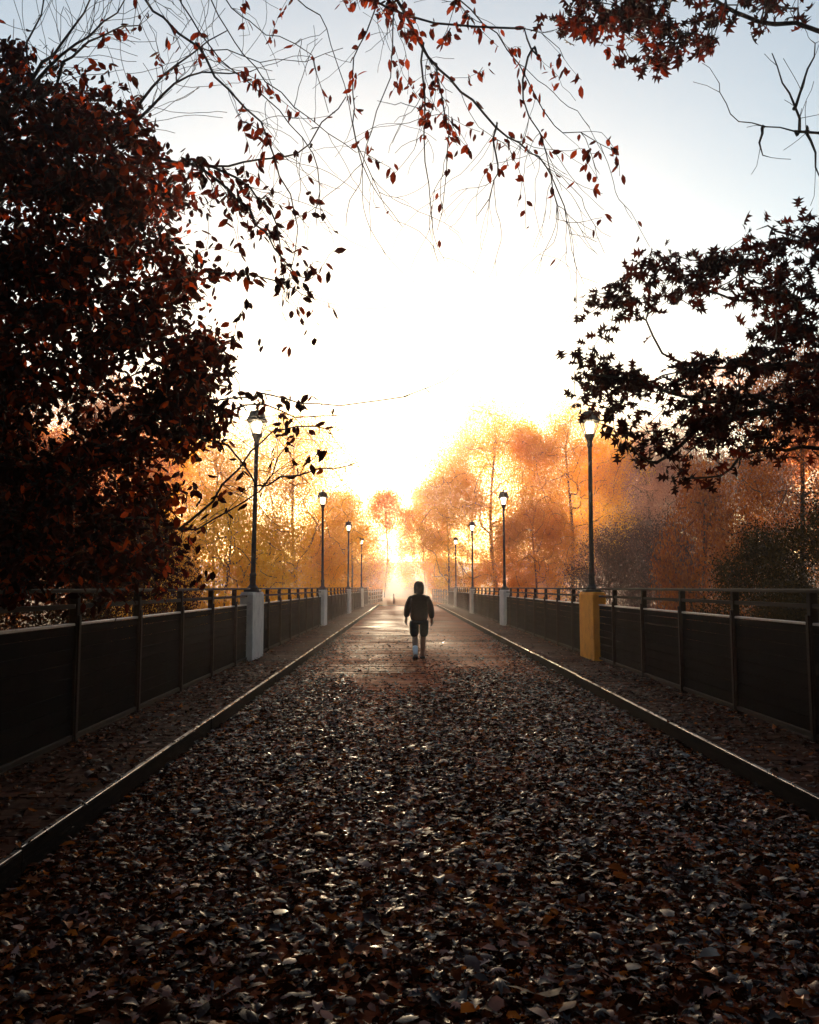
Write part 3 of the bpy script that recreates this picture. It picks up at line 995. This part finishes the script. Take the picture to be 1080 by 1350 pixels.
for cx, cy_, rx, ry in ell:
    for _ in range(int(rx * ry / 74) + 3):
        while True:
            u, v_ = rng.uniform(-1, 1, 2)
            if u * u + v_ * v_ < 1: break
        D = rng.uniform(5.1, 6.3) if cy_ > 100 else rng.uniform(4.9, 5.6)
        att.append(P(cx + u * rx, cy_ + v_ * ry, D))
for _ in range(150):
    att.append(np.array((rng.uniform(3.6, 8.5), rng.uniform(2, 8), rng.uniform(6.3, 9.5))))
att = np.array(att)
order = np.argsort(-att[:, 0])
pos, par, tips = grow(np.array(sk.pos), sk.par, att[order], .12, .15, .10, 0)
r = thicken(radii(pos, par, .0024, 2.3, .17), sk)
wb = MB(); wood(wb, pos, par, r)
wb.build('trunk', M['bark'], root).location = -np.array(root.location)
lbm = MB()
lp, ld, ls = leaf_spray(pos, par, tips, 4.4, (.08, .125), 3, .45, .035)
qx, qy = pixel(lp); k_ = ~((qx > 752) & (qx < 806) & (qy > 548) & (qy < 660) & (lp[:, 2] < 6)); lp, ld, ls = lp[k_], ld[k_], ls[k_]   # the oak ends beside the lamp
scatter(lbm, oak_tm, lp, ld, rng.uniform(0, 6.28, len(lp)), ls)
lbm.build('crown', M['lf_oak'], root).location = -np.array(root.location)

# ---- bare tree off to the right with one twiggy branch in view
root = empty('bare_tree', (7.4, 6.8, -.6), 0, 'leafless branch reaching in at upper right below the oak spray', 'tree')
sk = Skeleton([np.array((7.4, 6.8, -.6)), np.array((7.3, 6.8, 2.0)), np.array((7.1, 6.7, 4.4)), np.array((6.8, 6.5, 6.6)), np.array((6.6, 6.4, 8.4))])
for lm, n_ in (([P(1500, 230, 6.5), P(1250, 190, 6.2), P(1080, 176, 6.0), P(1010, 165, 6.0), P(975, 160, 6.0), P(955, 135, 6.0), P(946, 108, 6.0)], 14),
               ([P(1056, 172, 6.0), P(1052, 140, 6.0), P(1030, 112, 6.0), P(1020, 68, 6.0)], 7),
               ([P(1050, 140, 6.0), P(1068, 90, 6.0), P(1074, 60, 6.0)], 5),
               ([P(1062, 175, 6.0), P(1072, 200, 6.0), P(1081, 235, 6.0)], 3),
               ([P(1005, 166, 6.0), P(1002, 185, 6.0), P(1004, 204, 6.0)], 2),
               ([P(1400, 100, 6.6), P(1300, -60, 6.4), P(1220, -160, 6.2)], 8)):
    ids = sk.limb(lm, .01, r0=.016, r1=.003)
    sk.twigs(ids, n_, (.12, .4), -.1, .3)
pos, par = np.array(sk.pos), np.array(sk.par)
wb = MB(); wood(wb, pos, par, thicken(radii(pos, par, .0022, 2.0, .14), sk))
wb.build('trunk', M['bark'], root).location = -np.array(root.location)


# ---- trees and shrubs farther off
def tree_mesh(name, H, W, base, n_lobe, n_att, per, leaf, trunk_r, sigma=.35, seed=1, shrub=False):
    global rng
    keep_rng = rng; rng = np.random.default_rng(seed)
    lobes = []
    for k in range(n_lobe):
        t = (k + .5) / n_lobe
        zc = base + (H - base) * (.18 + .68 * t)
        rad = W * .5 * (math.sin(math.pi * min(.93, .20 + .72 * t)) ** .8) * .62
        a = k * 2.4 + rng.uniform(-.5, .5)
        lobes.append((np.array((math.cos(a) * rad, math.sin(a) * rad, zc)), W * rng.uniform(.17, .27)))
    lobes.append((np.array((0, 0, H - W * .2)), W * .22))
    att = []
    for _ in range(n_att):
        c, rr = lobes[int(rng.integers(len(lobes)))]
        d = rng.normal(0, 1, 3); d /= np.linalg.norm(d)
        if d[2] < -.3 and rng.random() < .5: d[2] *= -1
        att.append(c + d * rr * rng.uniform(.35, 1.08) * np.array((1, 1, .85)))
    att = np.array(att)
    att[:, 2] = np.clip(att[:, 2], base * .6 + .2, H)
    zt = np.linspace(-.4, H * .8, 12)
    tr = [np.array((.25 * math.sin(z * .5 + seed), .2 * math.sin(z * .4 + 2 * seed), z)) for z in zt]
    p0 = chain_nodes(None, tr)
    pos, par, tips = grow(p0, [-1] + list(range(len(p0) - 1)), att[np.argsort(np.linalg.norm(att[:, :2], axis=1))], .15, .6, .06, 0)
    r = radii(pos, par, .012, 2.2, trunk_r)
    wb = MB(); wood(wb, pos, par, r, .016, 4)
    c = att[rng.integers(0, len(att), n_att * per)]
    lp = c + rng.normal(0, sigma, c.shape)
    N = len(lp)
    d = rng.normal(0, 1, (N, 3)); d[:, 2] -= .4
    v = np.array([(0, -.5, 0), (.32, 0, .10), (0, .5, 0), (-.32, 0, .10)])
    lm = MB()
    Rm = rot_from(d, rng.uniform(0, 6.28, N))
    sz = rng.uniform(leaf * .65, leaf * 1.3, N)
    lm.add_many(np.einsum('nij,nvj->nvi', Rm, v[None] * sz[:, None, None]) + lp[:, None, :], [(0, 1, 2), (0, 2, 3)], 4)
    rng = keep_rng
    return wb.mesh(name + '_wood'), lm.mesh(name + '_leaves')


PROTO = {
    'tall': (tree_mesh('tall', 15, 11, 3.2, 15, 420, 235, .09, .24, .42, 3), 15, 11),
    'broad': (tree_mesh('broad', 12, 12, 2.0, 14, 420, 235, .09, .22, .42, 5), 12, 12),
    'oval': (tree_mesh('oval', 13, 7.5, 2.4, 12, 320, 125, .09, .18, .36, 8), 13, 7.5),
    'thin': (tree_mesh('thin', 14, 9, 3.0, 13, 260, 44, .13, .18, .40, 11), 14, 9),
    'dense': (tree_mesh('dense', 14, 10, .3, 18, 460, 110, .14, .09, .45, 21), 14, 10),
    'airy': (tree_mesh('airy', 13, 12, 1.6, 15, 440, 190, .09, .16, .5, 27), 13, 12),
    'bush': (tree_mesh('bush', 6, 6.5, .3, 12, 300, 80, .09, .06, .30, 14), 6, 6.5),
    'small': (tree_mesh('small', 6, 6.0, .8, 11, 300, 50, .11, .08, .22, 17), 6, 6.0),
}


def plant(kind, name, px, top, D, width_px, mat, label, cat='tree', group=None, rz=None, x=None, zs=None):
    (wm, lm), H0, W0 = PROTO[kind]
    X = (px - 532) * D / F if x is None else x
    gz = float(ground_z(np.array(X), np.array(D)))
    H = EYE + (774 - top) * D / F - gz
    W = width_px * D / F
    root = empty(name, (X, D, gz), rnd.uniform(0, 6.28) if rz is None else rz, label, cat, group)
    root.scale = (W / W0, W / W0, H / H0)
    t = link('trunk', wm, root); c = link('crown', lm, root)
    for o, mt in ((t, M['bark_far']), (c, M[mat])):
        if not o.data.materials: o.data.materials.append(mt)
        o.material_slots[0].link = 'OBJECT'; o.material_slots[0].material = mt
    return root


G = 'autumn trees beyond the bridge'
# left of the bridge
plant('airy', 'maple_tree', 388, 542, 56, 222, 'lf_gold', 'broad golden tree behind the second left lamp', group=G)
plant('airy', 'maple_tree', 285, 556, 46, 210, 'lf_gold', 'golden tree seen behind the nearest left lamp', group=G)
plant('oval', 'maple_tree', 463, 640, 74, 70, 'lf_gold', 'small golden tree behind the third left lamp', group=G)
plant('tall', 'maple_tree', 150, 505, 46, 260, 'lf_rust', 'rust tree seen through gaps of the dark left tree', group=G)
plant('broad', 'maple_tree', -60, 470, 42, 320, 'lf_rust', 'rust tree at the left edge behind the dark leaves', group=G)
plant('bush', 'yellow_shrub', 300, 655, 36, 190, 'lf_yellow', 'bright yellow shrub above the railing left of the nearest left lamp', 'shrub', 'yellow shrubs along the left bank')
plant('bush', 'yellow_shrub', 362, 664, 44, 140, 'lf_yellow', 'bright yellow shrub between the first two left lamps', 'shrub', 'yellow shrubs along the left bank')
plant('bush', 'yellow_shrub', 428, 712, 58, 60, 'lf_yellow', 'small yellow shrub beside the third left lamp', 'shrub', 'yellow shrubs along the left bank')
plant('bush', 'yellow_shrub', 215, 690, 33, 170, 'lf_gold', 'golden shrub partly hidden by the dark left tree', 'shrub', 'yellow shrubs along the left bank')
# right of the bridge
plant('broad', 'maple_tree', 652, 530, 70, 222, 'lf_yellow', 'tall golden orange tree behind the second right lamp', group=G)
plant('broad', 'maple_tree', 752, 538, 66, 210, 'lf_gold', 'pinkish orange tree behind the nearest right lamp', group=G)
plant('broad', 'maple_tree', 590, 610, 80, 120, 'lf_gold', 'golden tree hanging over the far right end of the bridge', group=G)
plant('broad', 'maple_tree', 705, 655, 48, 150, 'lf_orange', 'low orange tree between the two nearest right lamps', group=G)
plant('broad', 'maple_tree', 855, 560, 72, 210, 'lf_mist_rose', 'tree with mauve mist in its leaf colour, right of the nearest right lamp', group=G)
plant('thin', 'maple_tree', 955, 455, 60, 200, 'lf_mist_rose', 'treetop tinted pink like mist, rising behind the oak leaves', group=G)
plant('small', 'maple_tree', 930, 610, 30, 150, 'lf_rust', 'rust orange tree below the oak branch', group=G)
plant('oval', 'maple_tree', 1060, 430, 21, 240, 'lf_rust', 'rust brown tree at the right edge behind the oak', group=G)
plant('bush', 'shrub', 800, 700, 44, 130, 'lf_mist_plum', 'dim brown shrub tinted violet like mist, right of the nearest right lamp', 'shrub', 'dark shrubs on the right bank')
plant('bush', 'shrub', 885, 680, 40, 150, 'lf_mist_plum', 'dim brown shrub halfway between lamp and dark bush', 'shrub', 'dark shrubs on the right bank')
plant('dense', 'shrub', 1005, 688, 14.5, 180, 'lf_olive', 'dark olive bush behind the right railing', 'shrub', 'dark shrubs on the right bank')
plant('dense', 'shrub', 1120, 640, 12.5, 230, 'lf_olive', 'dark bush at the right edge above the railing', 'shrub', 'dark shrubs on the right bank')
# dark shrubs behind the left railing
plant('dense', 'shrub', 30, 575, 12.5, 320, 'lf_shrub', 'dark red shrub at the left edge above the railing', 'shrub', 'dark shrubs on the left bank')
plant('dense', 'shrub', 185, 650, 14.5, 170, 'lf_shrub', 'dark red shrub below the leafy tree by the left railing', 'shrub', 'dark shrubs on the left bank')
# far end
plant('dense', 'misty_tree', 509, 640, 112, 92, 'lf_orange', 'pale misty tree straight beyond the end of the bridge', group='misty trees beyond the path')
plant('dense', 'misty_tree', 440, 645, 118, 90, 'lf_gold', 'hazy golden tree far behind the third left lamp', group='misty trees beyond the path')
plant('dense', 'misty_tree', 560, 640, 118, 80, 'lf_orange', 'faint misty tree just right of the path', group='misty trees beyond the path')
for px, top, D, wpx, mt, lab in (
        (200, 570, 95, 220, 'lf_orange', 'hazy tree far behind the dark left tree'), (60, 560, 90, 240, 'lf_orange', 'hazy tree far off behind the left edge'),
        (815, 575, 92, 190, 'lf_mist_rose', 'hazy tree far right of the nearest right lamp'), (900, 600, 84, 190, 'lf_mist_plum', 'tree tinted violet like mist, far behind the rust orange tree'),
        (990, 590, 80, 200, 'lf_mist_plum', 'tree tinted violet like mist, far behind the dark olive bush'), (1090, 540, 88, 240, 'lf_orange', 'hazy tree far off at the right edge')):
    plant('dense', 'misty_tree', px, top, D, wpx, mt, lab, group='misty trees beyond the path')

for px, top, D, wpx, mt, lab in (
        (488, 742, 96, 50, 'lf_orange', 'low misty bush just left of the far path'), (452, 728, 88, 60, 'lf_gold', 'misty golden bush at the far left bridge end'),
        (583, 735, 94, 50, 'lf_orange', 'low misty bush just right of the far path'),
        (440, 690, 84, 120, 'lf_gold', 'golden bush far behind the third left lamp'), (610, 715, 86, 80, 'lf_gold', 'golden bush far behind the third right lamp'), (665, 700, 78, 110, 'lf_orange', 'orange bush far behind the second right lamp'),
        (735, 690, 74, 120, 'lf_mist_rose', 'bush with mauve mist in its leaf colour, far left of the nearest right lamp'), 
        (820, 680, 70, 140, 'lf_mist_plum', 'brown bush tinted violet like mist, far right of the nearest right lamp'), (910, 690, 60, 140, 'lf_rust', 'rust bush far behind the olive bush')):
    plant('bush', 'misty_shrub', px, top, D, wpx, mt, lab, 'shrub', 'misty shrubs beyond the river')

# unseen trees added behind and beside the camera to darken the foreground
wl, ww = MB(), MB()
for x, y, H, W in ((-9, -6, 14, 11), (-2, -10, 15, 12), (6, -9, 15, 11), (11, -3, 14, 10), (-13, 1, 14, 11), (-16, -8, 14, 12), (14, 4, 13, 10), (0, -20, 16, 14), (-12, -20, 15, 13), (12, -19, 15, 13), (19, -8, 15, 12), (-20, 6, 13, 11), (20, 6, 13, 11)):
    z0 = float(ground_z(np.array(float(x)), np.array(float(y))))
    ww.tube([(x, y, z0 - .3), (x + .1, y, z0 + H * .3), (x - .1, y + .1, z0 + H * .7)], [.28, .22, .1], 8)
    n = 7000
    d = rng.normal(0, 1, (n, 3)); d /= np.linalg.norm(d, axis=1)[:, None]
    c = d * (rng.random((n, 1)) ** .45) * np.array((W / 2, W / 2, H * .42)) + np.array((x, y, z0 + H * .56))
    v = np.array([(0, -.5, 0), (.32, 0, .10), (0, .5, 0), (-.32, 0, .10)])
    sz = rng.uniform(.25, .5, n)
    wl.add_many(np.einsum('nij,nvj->nvi', rot_from(rng.normal(0, 1, (n, 3)), rng.uniform(0, 6.28, n)), v[None] * sz[:, None, None]) + c[:, None, :], [(0, 1, 2), (0, 2, 3)], 4)
shade_trees_o = wl.build('shade_trees', M['lf_shrub'])
tag(shade_trees_o, 'unseen trees added to shade the near deck', 'shade_trees', kind='stuff')
ww.build('shade_tree_trunks', M['bark'], shade_trees_o)['kind'] = 'stuff'

# ------------------------------------------------------------------ fences and post at the far end
def split_fence(x0, y0, x1, y1, label):
    d = np.array((x1 - x0, y1 - y0, 0.0)); L = np.linalg.norm(d); d /= L
    root = empty('split_rail_fence', (x0, y0, 0), math.atan2(d[1], d[0]), label, 'fence')
    n = max(2, int(L / 2.2) + 1)
    for k in range(n):
        p = MB(); x = L * k / (n - 1)
        p.cbox(x - .07, x + .07, -.07, .07, -.5, 1.3, .02); p.build('post', M['fence'], root)
    for z in (.4, .75, 1.1):
        t = MB()
        for k in range(n - 1):
            a, b = L * k / (n - 1), L * (k + 1) / (n - 1)
            t.tube([(a + .07, 0, z + rnd.uniform(-.03, .03)), ((a + b) / 2, 0, z + rnd.uniform(-.03, .03)), (b - .07, 0, z + rnd.uniform(-.03, .03))], .05, 6)
        t.build('rail', M['fence'], root)


split_fence(-2.9, 66.6, -2.2, 84, 'pale split rail fence at the far left end of the bridge')
split_fence(3.7, 66.6, 3.0, 84, 'pale split rail fence at the far right end of the bridge')
bo = MB(); bo.lathe([(.07, -.1), (.07, .85), (.06, .92), (.03, .95)], 10)
o = bo.build('bollard', M['fence']); o.location = (-.85, 72, 0)
tag(o, 'small post standing in the path beyond the bridge', 'bollard')


# ------------------------------------------------------------------ the walking person
def skin(name, verts, edges, rad, mat, parent=None, sub=2, root_i=0):
    me = bpy.data.meshes.new(name); me.from_pydata([tuple(v) for v in verts], edges, []); me.update()
    o = bpy.data.objects.new(name + '_tmp', me); col.objects.link(o)
    sm = o.modifiers.new('skin', 'SKIN')
    if not me.skin_vertices: me.skin_vertices_new() if hasattr(me, 'skin_vertices_new') else None
    sv = me.skin_vertices[0].data
    for k, rr in enumerate(rad):
        sv[k].radius = rr if isinstance(rr, tuple) else (rr, rr)
        sv[k].use_root = (k == root_i)
    sm.use_smooth_shade = True; sm.branch_smoothing = .4
    ss = o.modifiers.new('sub', 'SUBSURF'); ss.levels = sub; ss.render_levels = sub
    dg = bpy.context.evaluated_depsgraph_get()
    m2 = bpy.data.meshes.new_from_object(o.evaluated_get(dg)); m2.name = name
    bpy.data.objects.remove(o); bpy.data.meshes.remove(me)
    m2.materials.clear(); m2.materials.append(mat)
    for p in m2.polygons: p.use_smooth = True
    return link(name, m2, parent)


PX, PY = .32, 16.85
person = empty('person', (PX, PY, .004), R(2), 'person in black hooded jacket, dark shorts and one white sock walking away', 'person')
# local frame: +y is away from the camera (the way they walk), x to the right
J = dict(pelvis=(0, 0, .82), waist=(0, .01, .96), chest=(0, .02, 1.16), upper=(0, .035, 1.29), neck=(0, .06, 1.385), head0=(0, .095, 1.45), head1=(0, .10, 1.53), crown=(0, .085, 1.575),
         lsh=(-.15, .03, 1.275), lel=(-.228, -.03, 1.05), lwr=(-.235, .02, .855), rsh=(.15, .03, 1.275), rel=(.224, .01, 1.04), rwr=(.238, .09, .83),
         lhip=(-.085, 0, .80), lkn=(-.075, .03, .46), lan=(-.078, -.26, .15), lheel=(-.078, -.30, .085), ltoe=(-.08, -.11, .035),
         rhip=(.085, 0, .80), rkn=(.078, .10, .45), ran=(.07, .17, .10), rheel=(.07, .145, .05), rtoe=(.078, .34, .03))
names = list(J)
E = [('pelvis', 'waist'), ('waist', 'chest'), ('chest', 'upper'), ('upper', 'neck'), ('neck', 'head0'), ('head0', 'head1'), ('head1', 'crown'),
     ('upper', 'lsh'), ('lsh', 'lel'), ('lel', 'lwr'), ('upper', 'rsh'), ('rsh', 'rel'), ('rel', 'rwr'),
     ('pelvis', 'lhip'), ('lhip', 'lkn'), ('lkn', 'lan'), ('lan', 'lheel'), ('lheel', 'ltoe'), ('pelvis', 'rhip'), ('rhip', 'rkn'), ('rkn', 'ran'), ('ran', 'rheel'), ('rheel', 'rtoe')]
RAD = dict(pelvis=(.13, .10), waist=(.135, .10), chest=(.15, .11), upper=(.12, .085), neck=.052, head0=(.052, .07), head1=(.058, .08), crown=(.042, .055),
           lsh=.058, lel=.042, lwr=.028, rsh=.058, rel=.042, rwr=.028, lhip=.085, lkn=.054, lan=.036, lheel=.036, ltoe=.026, rhip=.085, rkn=.054, ran=.036, rheel=.036, rtoe=.026)
V = [np.array(J[n]) for n in names]; Rr = [RAD[n] for n in names]
ED = [(names.index(a), names.index(b)) for a, b in E]


def addv(p, r, parent_i):
    V.append(np.array(p)); Rr.append(r); ED.append((parent_i, len(V) - 1)); return len(V) - 1


# calf swell
for s in ('l', 'r'):
    k, a = np.array(J[s + 'kn']), np.array(J[s + 'an'])
    ED.remove((names.index(s + 'kn'), names.index(s + 'an')))
    i = addv(k * .7 + a * .3 + np.array((0, -.018, 0)), .053, names.index(s + 'kn')); ED.append((i, names.index(s + 'an')))
# hands: palm and five fingers each
for s, sx in (('l', -1), ('r', 1)):
    w = names.index(s + 'wr'); wp = np.array(J[s + 'wr']); d = wp - np.array(J[s + 'el']); d /= np.linalg.norm(d)
    pm = addv(wp + d * .045, (.034, .018), w)
    kn = addv(wp + d * .085, (.036, .015), pm)
    fwd = np.array((0, 1.0, 0)); side = fwd - d * fwd.dot(d); side /= np.linalg.norm(side)
    inn = np.array((-sx, 0, 0.0))
    for q, (off, L) in enumerate(((.028, .068), (.0095, .078), (-.0095, .072), (-.027, .056))):
        b0 = wp + d * .088 + side * off
        i = addv(b0 + d * .016, .0092, kn)
        i = addv(b0 + d * L * .5 + inn * .012, .0086, i)
        addv(b0 + d * L * .78 + inn * .032, .0078, i)
    i = addv(wp + d * .035 + side * .036 + inn * .008, .0115, pm)
    i = addv(wp + d * .065 + side * .05 + inn * .016, .0095, i)
    addv(wp + d * .092 + side * .05 + inn * .024, .0085, i)
# face: nose, chin, ears
h = names.index('head1'); h0 = names.index('head0')
addv((0, .192, 1.50), .013, h)
addv((0, .165, 1.425), .03, h0)
addv((-.066, .095, 1.50), (.010, .018), h); addv((.066, .095, 1.50), (.010, .018), h)
body = skin('body', V, ED, Rr, M['skin'], person)
for x in (-.026, .026):
    e = MB(); e.lathe([(.001, -.011), (.009, -.007), (.012, 0), (.009, .007), (.001, .011)], 10); o = e.build('eye', M['sock'], body, smooth=True); o.location = (x, .178, 1.52)
e = MB(); e.tube([(-.024, .186, 1.462), (0, .192, 1.46), (.024, .186, 1.462)], [.003, .006, .003], 6); e.build('mouth', M['hair'], body)
e = MB(); e.lathe([(.060, 1.505), (.071, 1.54), (.066, 1.575), (.045, 1.60), (.015, 1.61)], 14, c=(0, .085, 0)); e.build('hair', M['hair'], body, smooth=True)
person.scale = (1.13, 1.05, 1)
# jacket: loose, hood up
jn = dict(hem=(0, 0, .765), low=(0, .0, .93), mid=(0, .005, 1.08), top=(0, .02, 1.23), col=(0, .045, 1.345),
          ls=(-.15, .02, 1.262), le=(-.214, -.03, 1.05), lm=(-.226, -.005, .95), lc=(-.232, .015, .875), rs=(.15, .02, 1.262), re=(.214, .01, 1.04), rm=(.226, .05, .93), rc=(.236, .08, .85))
jr = dict(hem=(.162, .12), low=(.185, .14), mid=(.188, .145), top=(.180, .125), col=(.085, .085), ls=.088, le=.068, lm=.060, lc=.042, rs=.088, re=.068, rm=.060, rc=.042)
jk = list(jn)
je = [('hem', 'low'), ('low', 'mid'), ('mid', 'top'), ('top', 'col'), ('top', 'ls'), ('ls', 'le'), ('le', 'lm'), ('lm', 'lc'), ('top', 'rs'), ('rs', 're'), ('re', 'rm'), ('rm', 'rc')]
jacket = skin('jacket', [np.array(jn[k]) for k in jk], [(jk.index(a), jk.index(b)) for a, b in je], [jr[k] for k in jk], M['jacket'], person)
# hood: shell open at the face
hv, hf, nr, nc = [], [], 9, 16
for a in range(nr):
    t = a / (nr - 1)
    for b in range(nc):
        ang = R(90 + 48) + R(264) * b / (nc - 1)      # opening faces +y
        z = 1.335 + .272 * math.sin(t * math.pi / 2)
        rr = (.066 + .016 * math.sin(min(1, t * 2) * math.pi / 2) - .012 * t) * (math.cos(max(0, t - .35) / .65 * math.pi / 2) ** .55 if t > .35 else 1) + .004
        hv.append((rr * 1.0 * math.cos(ang), .075 + rr * 1.18 * math.sin(ang) - .015 * math.sin(t * math.pi), z))
for a in range(nr - 1):
    for b in range(nc - 1):
        hf.append((a * nc + b, a * nc + b + 1, (a + 1) * nc + b + 1, (a + 1) * nc + b))
hm = bpy.data.meshes.new('hood'); hm.from_pydata(hv, [], hf); hm.update(); hm.materials.append(M['jacket'])
for p in hm.polygons: p.use_smooth = True
hood = link('hood', hm, jacket)
sl = hood.modifiers.new('solid', 'SOLIDIFY'); sl.thickness = .014; sl.offset = 1
# shorts
sn = dict(w=(0, 0, .86), l1=(-.088, 0, .78), l2=(-.088, .012, .62), l3=(-.085, .025, .47), r1=(.088, 0, .78), r2=(.088, .045, .62), r3=(.085, .085, .47))
sr = dict(w=(.125, .09), l1=(.098, .105), l2=.092, l3=.078, r1=(.098, .105), r2=.092, r3=.078)
sk_ = list(sn)
skin('shorts', [np.array(sn[k]) for k in sk_], [(sk_.index(a), sk_.index(b)) for a, b in (('w', 'l1'), ('l1', 'l2'), ('l2', 'l3'), ('w', 'r1'), ('r1', 'r2'), ('r2', 'r3'))], [sr[k] for k in sk_], M['shorts'], person)
k, a = np.array(J['lkn']), np.array(J['lan'])
sb = MB(); sb.tube([k * .48 + a * .52 + np.array((0, -.014, 0)), k * .35 + a * .65 + np.array((0, -.01, 0)), k * .15 + a * .85, a + np.array((0, -.01, -.01))], [.046, .049, .042, .042], 14)
tag(sb.build('sock', M['sock'], person, smooth=True), 'white knee sock on the left calf')
for s in ('l', 'r'):
    an, he, to = (np.array(J[s + q]) for q in ('an', 'heel', 'toe'))
    sv_ = [an + np.array((0, 0, -.01)), he + np.array((0, .0, .005)), he * .5 + to * .5 + np.array((0, 0, .012)), to + np.array((0, .015, .008))]
    skin('shoe', sv_, [(0, 1), (1, 2), (2, 3)], [.05, .056, (.054, .044), (.048, .032)], M['shoe'], person)
